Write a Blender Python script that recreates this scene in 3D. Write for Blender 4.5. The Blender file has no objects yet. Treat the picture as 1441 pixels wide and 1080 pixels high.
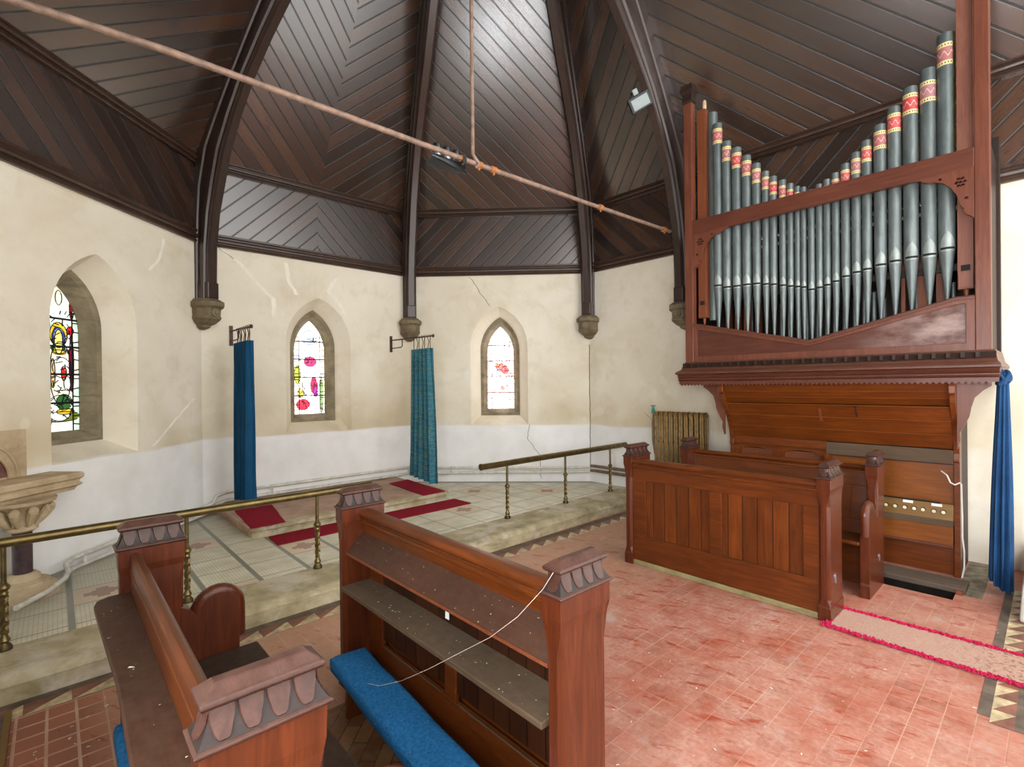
import bpy, math, random
from mathutils import Vector, Matrix
from mathutils.geometry import tessellate_polygon
random.seed(7)
SC = bpy.context.scene
COL = SC.collection
PI = math.pi
S2 = math.sqrt(0.5)

# ------------------------------------------------------------------ helpers
def lin(c):
    out = []
    for v in c[:3]:
        v = v / 255.0
        out.append(v / 12.92 if v <= 0.04045 else ((v + 0.055) / 1.055) ** 2.4)
    return (*out, 1.0)

class N:
    """small node-tree helper"""
    def __init__(s, name):
        s.m = bpy.data.materials.new(name); s.m.use_nodes = True
        s.t = s.m.node_tree; s.t.nodes.clear()
        s.out = s.n('ShaderNodeOutputMaterial')
    def n(s, typ, **kw):
        o = s.t.nodes.new(typ)
        for k, v in kw.items(): setattr(o, k, v)
        return o
    def l(s, a, b): s.t.links.new(a, b)
    def put(s, sock, v):
        if hasattr(v, 'is_linked'): s.l(v, sock)
        else: sock.default_value = v
    def math(s, op, a, b=0.0, c=None):
        o = s.n('ShaderNodeMath', operation=op)
        s.put(o.inputs[0], a); s.put(o.inputs[1], b)
        if c is not None: s.put(o.inputs[2], c)
        return o.outputs[0]
    def vmath(s, op, a, b):
        o = s.n('ShaderNodeVectorMath', operation=op)
        s.put(o.inputs[0], a); s.put(o.inputs[1], b)
        return o.outputs[0]
    def mix(s, f, a, b, blend='MIX'):
        o = s.n('ShaderNodeMix', data_type='RGBA', blend_type=blend)
        s.put(o.inputs[0], f); s.put(o.inputs[6], a); s.put(o.inputs[7], b)
        return o.outputs[2]
    def noise(s, vec, scale, detail=4, rough=0.55, dist=0.0):
        o = s.n('ShaderNodeTexNoise')
        if vec is not None: s.l(vec, o.inputs['Vector'])
        o.inputs['Scale'].default_value = scale; o.inputs['Detail'].default_value = detail
        o.inputs['Roughness'].default_value = rough; o.inputs['Distortion'].default_value = dist
        return o.outputs[0]
    def white(s, v):
        o = s.n('ShaderNodeTexWhiteNoise', noise_dimensions='3D'); s.l(v, o.inputs['Vector'])
        return o
    def ramp(s, f, *stops):
        o = s.n('ShaderNodeValToRGB'); e = o.color_ramp.elements
        while len(e) > 1: e.remove(e[0])
        e[0].position = stops[0][0]; e[0].color = stops[0][1]
        for p, c in stops[1:]:
            x = e.new(p); x.color = c
        s.l(f, o.inputs[0]); return o.outputs[0]
    def step(s, f, a, b):
        o = s.n('ShaderNodeMapRange'); o.clamp = True
        s.put(o.inputs[0], f); o.inputs[1].default_value = a; o.inputs[2].default_value = b
        return o.outputs[0]
    def sep(s, v):
        o = s.n('ShaderNodeSeparateXYZ'); s.l(v, o.inputs[0]); return o.outputs
    def comb(s, x, y, z=0.0):
        o = s.n('ShaderNodeCombineXYZ'); s.put(o.inputs[0], x); s.put(o.inputs[1], y); s.put(o.inputs[2], z)
        return o.outputs[0]
    def obj(s): return s.n('ShaderNodeTexCoord').outputs['Object']
    def pos(s): return s.n('ShaderNodeNewGeometry').outputs['Position']
    def nrm(s): return s.n('ShaderNodeNewGeometry').outputs['Normal']
    def uv(s): return s.n('ShaderNodeTexCoord').outputs['UV']
    def bsdf(s, color, rough=0.5, metal=0.0, bump=None, bstr=0.3, bdist=0.01, spec=0.5, emit=None, estr=0.0, coat=0.0):
        b = s.n('ShaderNodeBsdfPrincipled')
        s.put(b.inputs['Base Color'], color); s.put(b.inputs['Roughness'], rough)
        s.put(b.inputs['Metallic'], metal); b.inputs['Specular IOR Level'].default_value = spec
        if coat: b.inputs['Coat Weight'].default_value = coat; b.inputs['Coat Roughness'].default_value = 0.24
        if emit is not None:
            s.put(b.inputs['Emission Color'], emit); s.put(b.inputs['Emission Strength'], estr)
        if bump is not None:
            bp = s.n('ShaderNodeBump'); bp.inputs['Strength'].default_value = bstr
            bp.inputs['Distance'].default_value = bdist
            s.l(bump, bp.inputs['Height']); s.l(bp.outputs[0], b.inputs['Normal'])
        s.l(b.outputs[0], s.out.inputs[0]); return s.m

def flat(name, rgb, rough=0.6, metal=0.0, var=0.12, scale=9.0, bstr=0.15, spec=0.5, dust=0.0, dustc=(150, 135, 115)):
    k = N(name); o = k.obj()
    r = k.n('ShaderNodeObjectInfo').outputs['Random']
    v = k.vmath('ADD', o, k.comb(k.math('MULTIPLY', r, 9.0), k.math('MULTIPLY', r, 5.0)))
    n = k.noise(v, scale, 5)
    d = tuple(max(0, c * (1 - 2 * var)) for c in rgb); b = tuple(min(255, c * (1 + var)) for c in rgb)
    c = k.ramp(n, (0.25, lin(d)), (0.75, lin(b)))
    if dust:
        up = k.step(k.sep(k.nrm())[2], 0.55, 0.9)
        c = k.mix(k.math('MULTIPLY', up, k.math('MULTIPLY', k.step(k.noise(v, 30, 4), 0.25, 0.7), dust)), c, lin(dustc))
    return k.bsdf(c, rough, metal, bump=k.noise(v, scale * 6, 3), bstr=bstr, bdist=0.004, spec=spec)

def wood(name, dark, light, rough=0.38, axis=2, dust=0.0, board=None, spec=0.35, dustc=(125, 105, 88), glare=0.0):
    """board=(axis, width): lines between boards and a tone for each board"""
    k = N(name); o = k.obj()
    r = k.n('ShaderNodeObjectInfo').outputs['Random']
    v = k.vmath('ADD', o, k.comb(k.math('MULTIPLY', r, 3.1), k.math('MULTIPLY', r, 5.7), k.math('MULTIPLY', r, 2.3)))
    sc = [9.0, 9.0, 9.0]; sc[axis] = 0.8
    g = k.vmath('MULTIPLY', v, tuple(sc))
    grain = k.noise(g, 3.0, 7, 0.62, 0.9)
    fine = k.noise(k.vmath('MULTIPLY', v, tuple(70.0 if i != axis else 3.0 for i in range(3))), 2.0, 3)
    blot = k.noise(v, 2.3, 3)
    f = k.math('ADD', k.math('MULTIPLY', grain, 0.62), k.math('MULTIPLY', fine, 0.2))
    f = k.math('ADD', f, k.math('MULTIPLY', blot, 0.3))
    bump = grain
    if board:
        ax, w = board
        t = k.math('DIVIDE', k.sep(o)[ax], w)
        fr = k.math('FRACT', t)
        edge = k.math('MINIMUM', fr, k.math('SUBTRACT', 1.0, fr))
        bid = k.white(k.comb(k.math('FLOOR', t), 3.3, r)).outputs[0]
        f = k.math('ADD', f, k.math('MULTIPLY', k.math('SUBTRACT', bid, 0.5), 0.22))
        gap = k.step(edge, 0.012, 0.04)
        bump = k.math('ADD', k.math('MULTIPLY', grain, 0.15), gap)
    c = k.ramp(f, (0.28, lin(dark)), (0.55, lin(tuple((a + b) / 2 for a, b in zip(dark, light)))), (0.82, lin(light)))
    if board: c = k.mix(gap, lin(tuple(x * 0.35 for x in dark)), c)
    if glare:      # pale reflection haze painted into the colour towards one end
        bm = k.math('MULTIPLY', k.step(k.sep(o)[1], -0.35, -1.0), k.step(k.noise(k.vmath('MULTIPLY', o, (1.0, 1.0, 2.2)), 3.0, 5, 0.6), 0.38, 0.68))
        c = k.mix(k.math('MULTIPLY', bm, glare), c, lin((196, 172, 164)))
    if dust:
        up = k.step(k.sep(k.nrm())[2], 0.45, 0.9)
        dn = k.step(k.noise(v, 22, 5, 0.7), 0.3, 0.72)
        c = k.mix(k.math('MULTIPLY', k.math('MULTIPLY', up, dn), dust), c, lin(dustc))
        rough = k.math('ADD', k.math('MULTIPLY', up, 0.35 * dust), rough)
    return k.bsdf(c, rough, bump=bump, bstr=0.25, bdist=0.004, spec=spec)

class MB:
    def __init__(s): s.v = []; s.f = []; s.m = []; s.u = []
    def add(s, vs, fs, mat=0, uvs=None):
        b = len(s.v); s.v += [tuple(p) for p in vs]
        for i, f in enumerate(fs):
            s.f.append(tuple(b + j for j in f)); s.m.append(mat)
            s.u.append(uvs[i] if uvs else None)
        return s
    def box(s, x0, x1, y0, y1, z0, z1, mat=0):
        return s.hexa([(x0, y0, z0), (x1, y0, z0), (x1, y1, z0), (x0, y1, z0), (x0, y0, z1), (x1, y0, z1), (x1, y1, z1), (x0, y1, z1)], mat)
    def hexa(s, p, mat=0):
        return s.add(p, [(0, 3, 2, 1), (4, 5, 6, 7), (0, 1, 5, 4), (1, 2, 6, 5), (2, 3, 7, 6), (3, 0, 4, 7)], mat)
    def loft(s, rings, caps=True, closed=True, mat=0):
        n = len(rings[0]); vs = [p for r in rings for p in r]; fs = []
        for i in range(len(rings) - 1):
            for j in range(n if closed else n - 1):
                a = i * n + j; b = i * n + (j + 1) % n
                fs.append((a, b, b + n, a + n))
        if caps:
            fs.append(tuple(reversed(range(n)))); fs.append(tuple((len(rings) - 1) * n + j for j in range(n)))
        return s.add(vs, fs, mat)
    def tube(s, pts, r, seg=10, caps=True, mat=0):
        pts = [Vector(p) for p in pts]; rings = []; up = None
        for i, p in enumerate(pts):
            d = (pts[min(i + 1, len(pts) - 1)] - pts[max(i - 1, 0)]).normalized()
            if up is None:
                up = Vector((0, 0, 1)) if abs(d.z) < 0.9 else Vector((1, 0, 0))
            a = d.cross(up).normalized(); up = a.cross(d).normalized()
            rr = r[i] if isinstance(r, (list, tuple)) else r
            rings.append([p + (a * math.cos(2 * PI * j / seg) + up * math.sin(2 * PI * j / seg)) * rr for j in range(seg)])
        return s.loft(rings, caps, mat=mat)
    def lathe(s, prof, c=(0, 0), seg=16, mat=0, caps=True):
        rings = [[(c[0] + r * math.cos(2 * PI * j / seg), c[1] + r * math.sin(2 * PI * j / seg), z) for j in range(seg)] for r, z in prof]
        return s.loft(rings, caps, mat=mat)
    def prism(s, outer, F, d0, d1, holes=(), mat=0):
        """outline(s) a,b extruded along the third coordinate by F(a,b,c)"""
        loops = [list(outer)] + [list(h) for h in holes]
        tri = tessellate_polygon([[Vector((p[0], p[1], 0)) for p in l] for l in loops])
        flatp = [p for l in loops for p in l]; n = len(flatp)
        vs = [F(p[0], p[1], d0) for p in flatp] + [F(p[0], p[1], d1) for p in flatp]
        fs = [tuple(t) for t in tri] + [tuple(i + n for i in reversed(t)) for t in tri]
        b = 0
        for l in loops:
            m = len(l)
            for j in range(m):
                a, c = b + j, b + (j + 1) % m
                fs.append((a, c, c + n, a + n))
            b += m
        return s.add(vs, fs, mat)
    def build(s, name, mats, parent=None, loc=(0, 0, 0), smooth=False, bevel=0.0, uvscale=1.0, fixn=True, **props):
        if not isinstance(mats, (list, tuple)): mats = [mats]
        me = bpy.data.meshes.new(name)
        off = Vector(parent_loc(parent)) if parent else Vector(loc)
        me.from_pydata([tuple(Vector(p) - off) for p in s.v], [], s.f)
        for m in mats: me.materials.append(m)
        for p, m in zip(me.polygons, s.m): p.material_index = m
        if any(u is not None for u in s.u):
            L = me.uv_layers.new(name='UVMap')
            for p, u in zip(me.polygons, s.u):
                if u is None: continue
                for li, q in zip(p.loop_indices, u): L.data[li].uv = q
        if fixn:
            import bmesh
            b = bmesh.new(); b.from_mesh(me); bmesh.ops.recalc_face_normals(b, faces=b.faces[:]); b.to_mesh(me); b.free()
        me.update()
        if smooth:
            for p in me.polygons: p.use_smooth = True
            me.set_sharp_from_angle(angle=math.radians(38))
        o = bpy.data.objects.new(name, me); COL.objects.link(o)
        if parent: o.parent = parent
        else: o.location = off
        if bevel:
            md = o.modifiers.new('edge', 'BEVEL'); md.width = bevel; md.segments = 2; md.limit_method = 'ANGLE'; md.angle_limit = math.radians(40)
        for k_, v_ in props.items(): o[k_] = v_
        return o

WORLD = {}
def parent_loc(o):
    p = Vector((0, 0, 0))
    while o is not None: p += Vector(o.location); o = o.parent
    return p
def thing(name, label, cat, loc, group=None):
    o = bpy.data.objects.new(name, None); o.empty_display_size = 0.1; COL.objects.link(o); o.location = loc
    o['label'] = label; o['category'] = cat
    if group: o['group'] = group
    return o
def dup(root, d, label):
    """copy of a thing with its parts and sub-parts, moved by d"""
    r = root.copy(); COL.objects.link(r); r.location = Vector(root.location) + Vector(d); r['label'] = label
    def rec(a, b):
        for ch in list(a.children):
            c = ch.copy(); COL.objects.link(c); c.parent = b; rec(ch, c)
    rec(root, r); return r

# ------------------------------------------------------------------ geometry of the place (metres; x across, y to the east end)
XC, YB, W = 2.877, 7.2925, 3.0
AB = (XC - 1.5, YB); BC = (XC + 1.5, YB)
CD = (XC + 1.5 + 3 * S2, YB - 3 * S2); AZ = (XC - 1.5 - 3 * S2, YB - 3 * S2)
XD, XL = CD[0], AZ[0]
ZS, ZW, ZP, ZA = 0.15, 3.58, 4.56, 10.2
APEX = (XC, 3.42)
YW = -1.6     # west limit of what is built

class Fr:
    """frame of a wall: u along it, p into the room, z up"""
    def __init__(s, o, d): s.o = o; s.d = d; s.n = (-d[1], d[0])
    def __call__(s, u, p, z): return (s.o[0] + s.d[0] * u + s.n[0] * p, s.o[1] + s.d[1] * u + s.n[1] * p, z)
# u runs right to left seen from inside, so that p points into the room
FA = Fr(AB, (-S2, -S2)); FB = Fr(BC, (-1, 0)); FC = Fr(CD, (-S2, S2)); FD = Fr((XD, YW), (0, 1))
FL = Fr(AZ, (0, -1))

# ------------------------------------------------------------------ materials
def m_plaster():
    k = N('lime_plaster'); p = k.pos(); z = k.sep(p)[2]
    big = k.noise(p, 0.9, 5, 0.6, 0.4); mid = k.noise(p, 3.2, 6, 0.65, 0.3); fine = k.noise(p, 28, 5)
    c = k.ramp(big, (0.3, lin((220, 209, 186))), (0.5, lin((232, 224, 205))), (0.7, lin((238, 232, 216))))
    c = k.mix(k.math('MULTIPLY', k.step(mid, 0.52, 0.72), 0.30), c, lin((192, 174, 138)))
    # damp patches just above the limewashed band
    tide = k.math('ADD', z, k.math('MULTIPLY', k.math('SUBTRACT', k.noise(p, 0.75, 3), 0.5), 1.6))
    damp = k.math('MULTIPLY', k.step(tide, 1.9, 1.2), k.step(k.noise(p, 0.62, 2), 0.42, 0.56))
    c = k.mix(k.math('MULTIPLY', damp, 0.62), c, lin((196, 178, 140)))
    zz = k.math('ADD', z, k.math('MULTIPLY', k.math('SUBTRACT', k.noise(p, 1.3, 3), 0.5), 0.10))
    white = k.step(zz, 1.105, 1.075)
    px, py, _ = k.sep(p)
    white = k.math('MULTIPLY', white, k.math('SUBTRACT', 1.0, k.math('MULTIPLY', k.step(px, 6.3, 6.4), k.math('MULTIPLY', k.step(py, 4.4, 3.0), 0.8))))
    wc = k.ramp(k.noise(p, 2.2, 4), (0.3, lin((228, 227, 224))), (0.7, lin((243, 243, 241))))
    c = k.mix(white, c, wc)
    patch = k.math('MULTIPLY', k.step(k.noise(k.vmath('ADD', p, (7.0, 3.0, 1.0)), 1.7, 2), 0.64, 0.66), 0.35)
    c = k.mix(patch, c, lin((236, 230, 214)))
    spots = k.step(k.noise(p, 46, 2), 0.74, 0.78)
    c = k.mix(k.math('MULTIPLY', spots, 0.35), c, lin((150, 132, 100)))
    return k.bsdf(c, 0.85, bump=k.math('ADD', mid, k.math('MULTIPLY', fine, 0.3)), bstr=0.35, bdist=0.012, spec=0.25)

def m_boards():
    k = N('stained_ceiling_boards'); uv = k.uv(); u, v, _ = k.sep(uv)
    fr = k.math('FRACT', u); idx = k.math('FLOOR', u)
    edge = k.math('MINIMUM', fr, k.math('SUBTRACT', 1.0, fr))
    wn = k.white(k.comb(idx, 1.7, 4.1)).outputs[0]
    g = k.comb(k.math('MULTIPLY', u, 3.0), k.math('ADD', k.math('MULTIPLY', v, 0.7), k.math('MULTIPLY', wn, 40.0)))
    grain = k.noise(g, 2.2, 6, 0.6, 0.8)
    knots = k.noise(k.comb(k.math('MULTIPLY', u, 1.0), k.math('ADD', k.math('MULTIPLY', v, 3.0), k.math('MULTIPLY', wn, 30))), 1.1, 3)
    f = k.math('ADD', k.math('MULTIPLY', grain, 0.36), k.math('MULTIPLY', k.math('ADD', wn, 0.22), 0.38))
    c = k.ramp(f, (0.2, lin((34, 24, 19))), (0.45, lin((58, 40, 30))), (0.62, lin((78, 52, 37))), (0.85, lin((100, 66, 42))))
    c = k.mix(k.step(knots, 0.6, 0.72), c, lin((36, 32, 34)))
    blue = k.noise(k.pos(), 1.1, 4, 0.6)
    c = k.mix(k.math('MULTIPLY', k.step(blue, 0.45, 0.7), 0.35), c, lin((50, 47, 48)))
    gap = k.step(edge, 0.035, 0.075)
    c = k.mix(gap, lin((5, 4, 4)), c)
    rough = k.mix(gap, (0.9, 0.9, 0.9, 1), k.comb(k.math('ADD', 0.21, k.math('MULTIPLY', grain, 0.09)), 0.3, 0.3))
    rough = k.sep(rough)[0]
    return k.bsdf(c, rough, bump=k.math('ADD', gap, k.math('MULTIPLY', grain, 0.04)), bstr=0.35, bdist=0.008, spec=1.0, coat=0.8)

def m_quarry():
    k = N('red_quarry_tiles'); p = k.pos(); x, y, z = k.sep(p)
    T = 0.1193
    a = k.math('DIVIDE', k.math('SUBTRACT', x, 2.102), T); b = k.math('DIVIDE', k.math('SUBTRACT', y, 1.116), T)
    fa = k.math('FRACT', a); fb = k.math('FRACT', b)
    ea = k.math('MINIMUM', fa, k.math('SUBTRACT', 1.0, fa)); eb = k.math('MINIMUM', fb, k.math('SUBTRACT', 1.0, fb))
    e = k.math('MINIMUM', ea, eb)
    wn = k.white(k.comb(k.math('FLOOR', a), k.math('FLOOR', b), 0.0)).outputs[0]
    n1 = k.noise(p, 2.2, 5, 0.6); n2 = k.noise(p, 17, 6, 0.65)
    base = k.ramp(k.math('ADD', k.math('MULTIPLY', wn, 0.22), k.math('MULTIPLY', n2, 0.75)),
                  (0.2, lin((142, 76, 56))), (0.5, lin((172, 98, 76))), (0.8, lin((188, 116, 94))))
    # plaster dust trodden over the tiles, with scuffs wiped clean
    dust = k.math('ADD', k.math('MULTIPLY', n1, 0.6), k.math('MULTIPLY', k.noise(p, 8, 6, 0.7), 0.55))
    dcol = k.ramp(k.noise(p, 40, 3), (0.3, lin((186, 142, 124))), (0.7, lin((212, 178, 160))))
    c = k.mix(k.step(dust, 0.44, 0.86), base, dcol)
    tan = k.step(k.math('ADD', y, k.math('MULTIPLY', n1, 0.5)), 2.3, 3.4)
    c = k.mix(k.math('MULTIPLY', tan, 0.55), c, lin((190, 152, 118)))
    scv = k.comb(k.math('ADD', k.math('MULTIPLY', x, 1.2), k.math('MULTIPLY', y, -2.6)), k.math('ADD', k.math('MULTIPLY', x, 9.5), k.math('MULTIPLY', y, 3.6)))
    sc = k.step(k.noise(scv, 1.5, 5, 0.66, 0.35), 0.57, 0.65)
    c = k.mix(k.math('MULTIPLY', sc, 0.8), c, lin((158, 62, 38)))
    grey = k.step(k.noise(k.vmath('ADD', p, (3.0, 9.0, 0.0)), 3.4, 4), 0.62, 0.74)
    c = k.mix(k.math('MULTIPLY', grey, 0.55), c, lin((186, 174, 168)))
    specks = k.step(k.noise(p, 75, 2), 0.72, 0.76)
    c = k.mix(k.math('MULTIPLY', specks, 0.7), c, lin((226, 212, 200)))
    left = k.step(x, 0.3, 0.1)
    gw = k.math('ADD', 0.020, k.math('MULTIPLY', left, 0.035))
    gl = k.math('LESS_THAN', k.math('ADD', e, k.math('MULTIPLY', k.math('SUBTRACT', n2, 0.5), 0.02)), gw)
    gstr = k.math('ADD', k.math('MULTIPLY', k.step(k.noise(p, 3.0, 2), 0.35, 0.65), 0.5), k.math('MULTIPLY', left, 0.35))
    c = k.mix(k.math('MULTIPLY', left, 0.75), c, k.mix(wn, lin((128, 58, 38)), lin((154, 78, 54))))
    c = k.mix(k.math('MULTIPLY', gl, gstr), c, lin((206, 178, 154)))
    rough = k.math('ADD', 0.33, k.math('MULTIPLY', dust, 0.35))
    return k.bsdf(c, rough, bump=k.math('ADD', k.step(e, 0.0, 0.03), k.math('MULTIPLY', n2, 0.4)), bstr=0.15, bdist=0.004, spec=0.45)

def m_sanct():
    k = N('cream_sanctuary_tiles'); p = k.pos(); x, y, z = k.sep(p)
    y2 = k.math('SUBTRACT', y, k.math('MULTIPLY', k.math('SUBTRACT', x, 2.86), 0.014))
    dx = k.math('SUBTRACT', x, 2.86); ax = k.math('ABSOLUTE', dx)
    a = k.math('DIVIDE', k.math('SUBTRACT', ax, 0.82), 0.393); b = k.math('DIVIDE', k.math('SUBTRACT', y2, 4.95), 0.387)
    fa = k.math('FRACT', a); fb = k.math('FRACT', b)
    ea = k.math('MINIMUM', fa, k.math('SUBTRACT', 1.0, fa)); eb = k.math('MINIMUM', fb, k.math('SUBTRACT', 1.0, fb))
    ia = k.math('FLOOR', a); ib = k.math('FLOOR', b)
    left = k.math('LESS_THAN', dx, -0.7)
    tile = k.ramp(k.noise(p, 6, 5), (0.3, lin((198, 192, 164))), (0.7, lin((224, 218, 196))))
    st = k.math('FRACT', k.math('DIVIDE', x, 0.0245)); st2 = k.math('FRACT', k.math('DIVIDE', y, 0.0245))
    strip = k.math('MULTIPLY', k.math('LESS_THAN', st, 0.2), k.math('ADD', 0.18, k.math('MULTIPLY', left, 0.30)))
    tile = k.mix(strip, tile, lin((150, 146, 120)))
    row = k.math('MULTIPLY', k.math('LESS_THAN', st2, 0.12), k.math('MULTIPLY', left, 0.2))
    tile = k.mix(row, tile, lin((150, 146, 120)))
    # tiles with a brown stepped cross
    ma = k.math('FLOORED_MODULO', ia, 4.0); mb = k.math('FLOORED_MODULO', ib, 4.0)
    is0 = k.math('MULTIPLY', k.math('COMPARE', ma, 0.0, 0.1), k.math('COMPARE', mb, 0.0, 0.1))
    is2 = k.math('MULTIPLY', k.math('COMPARE', ma, 2.0, 0.1), k.math('COMPARE', mb, 2.0, 0.1))
    mot = k.math('MULTIPLY', k.math('ADD', is0, is2), k.math('GREATER_THAN', ax, 0.8))
    ca = k.math('ABSOLUTE', k.math('SUBTRACT', fa, 0.5)); cb = k.math('ABSOLUTE', k.math('SUBTRACT', fb, 0.5))
    mx = k.math('MAXIMUM', ca, cb); mn = k.math('MINIMUM', ca, cb)
    cross = k.math('MULTIPLY', k.math('LESS_THAN', mx, 0.30), k.math('LESS_THAN', mn, 0.10))
    sq = k.math('LESS_THAN', mx, 0.17)
    cr = k.math('MAXIMUM', cross, sq)
    mt = k.mix(cr, lin((212, 190, 160)), lin((158, 118, 98)))
    c = k.mix(mot, tile, mt)
    ga = k.math('ADD', 0.017, k.math('MULTIPLY', left, 0.032))
    gl = k.math('MAXIMUM', k.math('LESS_THAN', ea, ga), k.math('LESS_THAN', eb, 0.017))
    c = k.mix(gl, c, lin((122, 124, 110)))
    # darker towards one side and along the walls, then patchy grime
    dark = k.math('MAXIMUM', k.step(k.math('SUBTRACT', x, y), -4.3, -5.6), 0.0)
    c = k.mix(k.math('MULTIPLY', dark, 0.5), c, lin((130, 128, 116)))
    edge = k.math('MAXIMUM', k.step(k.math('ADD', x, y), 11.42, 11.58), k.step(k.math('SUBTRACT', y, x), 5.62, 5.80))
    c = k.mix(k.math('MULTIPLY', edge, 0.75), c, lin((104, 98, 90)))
    grime = k.step(k.noise(p, 2.0, 5, 0.65), 0.5, 0.75)
    c = k.mix(k.math('MULTIPLY', grime, 0.35), c, lin((160, 150, 126)))
    return k.bsdf(c, 0.42, bump=k.math('SUBTRACT', 1.0, gl), bstr=0.1, bdist=0.003)

def m_stone(name='worn_sandstone', a=(128, 118, 98), b=(176, 166, 142), moss=0.5, wash=0.0, dark=(70, 62, 50)):
    k = N(name); p = k.pos()
    c = k.ramp(k.noise(p, 5, 6, 0.65), (0.3, lin(a)), (0.7, lin(b)))
    st = k.noise(k.vmath('MULTIPLY', p, (1.0, 1.6, 5.0)), 2.4, 5, 0.65, 0.5)
    c = k.mix(k.math('MULTIPLY', k.step(st, 0.5, 0.72), moss), c, lin(dark))
    if wash:
        w = k.step(k.noise(k.vmath('ADD', p, (2.0, 0.0, 5.0)), 2.6, 5, 0.6), 0.50, 0.62)
        c = k.mix(k.math('MULTIPLY', w, wash), c, lin((214, 206, 194)))
    return k.bsdf(c, 0.85, bump=k.noise(p, 30, 6, 0.65), bstr=0.5, bdist=0.008, spec=0.25)

def m_parquet():
    k = N('herringbone_wood_blocks'); p = k.pos(); x, y, _ = k.sep(p)
    b = k.n('ShaderNodeTexBrick'); b.offset = 0.5
    k.l(k.comb(k.math('MULTIPLY', k.math('ADD', x, y), 0.707), k.math('MULTIPLY', k.math('SUBTRACT', y, x), 0.707)), b.inputs['Vector'])
    b.inputs['Scale'].default_value = 1.0; b.inputs['Brick Width'].default_value = 0.24; b.inputs['Row Height'].default_value = 0.075
    b.inputs['Mortar Size'].default_value = 0.003
    b.inputs['Color1'].default_value = lin((116, 76, 46)); b.inputs['Color2'].default_value = lin((150, 106, 70)); b.inputs['Mortar'].default_value = lin((60, 40, 28))
    d = k.step(k.noise(p, 9, 5, 0.65), 0.45, 0.75)
    c = k.mix(k.math('MULTIPLY', d, 0.5), b.outputs[0], lin((160, 134, 104)))
    return k.bsdf(c, 0.6, bump=k.noise(p, 30, 4), bstr=0.15, bdist=0.003)

def m_carpet(name, a, b, rough=0.95, scale=160, worn=None):
    k = N(name); p = k.pos()
    n = k.noise(p, scale, 4, 0.7)
    c = k.ramp(n, (0.3, lin(a)), (0.7, lin(b)))
    if worn:
        c = k.mix(k.math('MULTIPLY', k.step(k.noise(p, 5, 5, 0.65), 0.45, 0.7), 0.6), c, lin(worn))
    fl = k.step(k.noise(p, 60, 2), 0.73, 0.77)
    c = k.mix(k.math('MULTIPLY', fl, 0.6), c, lin((200, 170, 160)))
    return k.bsdf(c, rough, bump=n, bstr=0.7, bdist=0.006, spec=0.1)

def m_cloth(name, a, b, gold=False):
    k = N(name); o = k.obj(); x, y, z = k.sep(o)
    n = k.noise(o, 120, 3)
    c = k.ramp(k.math('ADD', k.math('MULTIPLY', n, 0.5), k.math('MULTIPLY', k.noise(o, 3, 3), 0.5)), (0.3, lin(a)), (0.7, lin(b)))
    if gold:
        u, v, _ = k.sep(k.uv())
        t = k.noise(k.comb(k.math('MULTIPLY', u, 22.0), k.math('MULTIPLY', v, 26.0)), 1.0, 2, 0.5, 1.5)
        band = k.math('LESS_THAN', k.math('FRACT', k.math('MULTIPLY', v, 9.0)), 0.16)
        pat = k.math('MAXIMUM', k.step(t, 0.54, 0.60), k.math('MULTIPLY', band, 0.7))
        c = k.mix(k.math('MULTIPLY', pat, 0.55), c, lin((120, 132, 96)))
    return k.bsdf(c, 0.75, bump=n, bstr=0.3, bdist=0.002, spec=0.2)

def m_pipe():
    k = N('grey_green_pipe_metal'); o = k.obj(); r = k.n('ShaderNodeObjectInfo').outputs['Random']
    v = k.vmath('ADD', o, k.comb(k.math('MULTIPLY', r, 9.0), r))
    n = k.noise(k.vmath('MULTIPLY', v, (1.0, 1.0, 0.35)), 14, 6, 0.65)
    c = k.ramp(n, (0.25, lin((84, 94, 94))), (0.6, lin((112, 122, 121))), (0.85, lin((138, 147, 145))))
    return k.bsdf(c, 0.42, 0.35, bump=n, bstr=0.1, bdist=0.002)

def m_band():
    k = N('painted_pipe_band'); u, v, _ = k.sep(k.uv())
    r = k.n('ShaderNodeObjectInfo').outputs['Random']
    w = k.math('SINE', k.math('ADD', k.math('MULTIPLY', u, 44.0), k.math('MULTIPLY', r, 6.0)))
    cen = k.math('ADD', 0.5, k.math('MULTIPLY', w, 0.10))
    line = k.math('LESS_THAN', k.math('ABSOLUTE', k.math('SUBTRACT', v, cen)), 0.035)
    mid = k.ramp(r, (0.0, lin((186, 66, 72))), (0.45, lin((196, 84, 84))), (0.75, lin((158, 112, 116))), (1.0, lin((176, 92, 90))))
    red = k.mix(line, mid, lin((206, 168, 150)))
    dots = k.math('LESS_THAN', k.math('FRACT', k.math('MULTIPLY', u, 18.0)), 0.38)
    ev = k.math('ABSOLUTE', k.math('SUBTRACT', v, 0.5))
    sp = k.math('MULTIPLY', dots, k.math('COMPARE', ev, 0.40, 0.035))
    out = k.mix(sp, lin((214, 196, 140)), lin((40, 44, 38)))
    c = k.mix(k.math('GREATER_THAN', ev, 0.30), red, out)
    return k.bsdf(c, 0.5)

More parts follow.
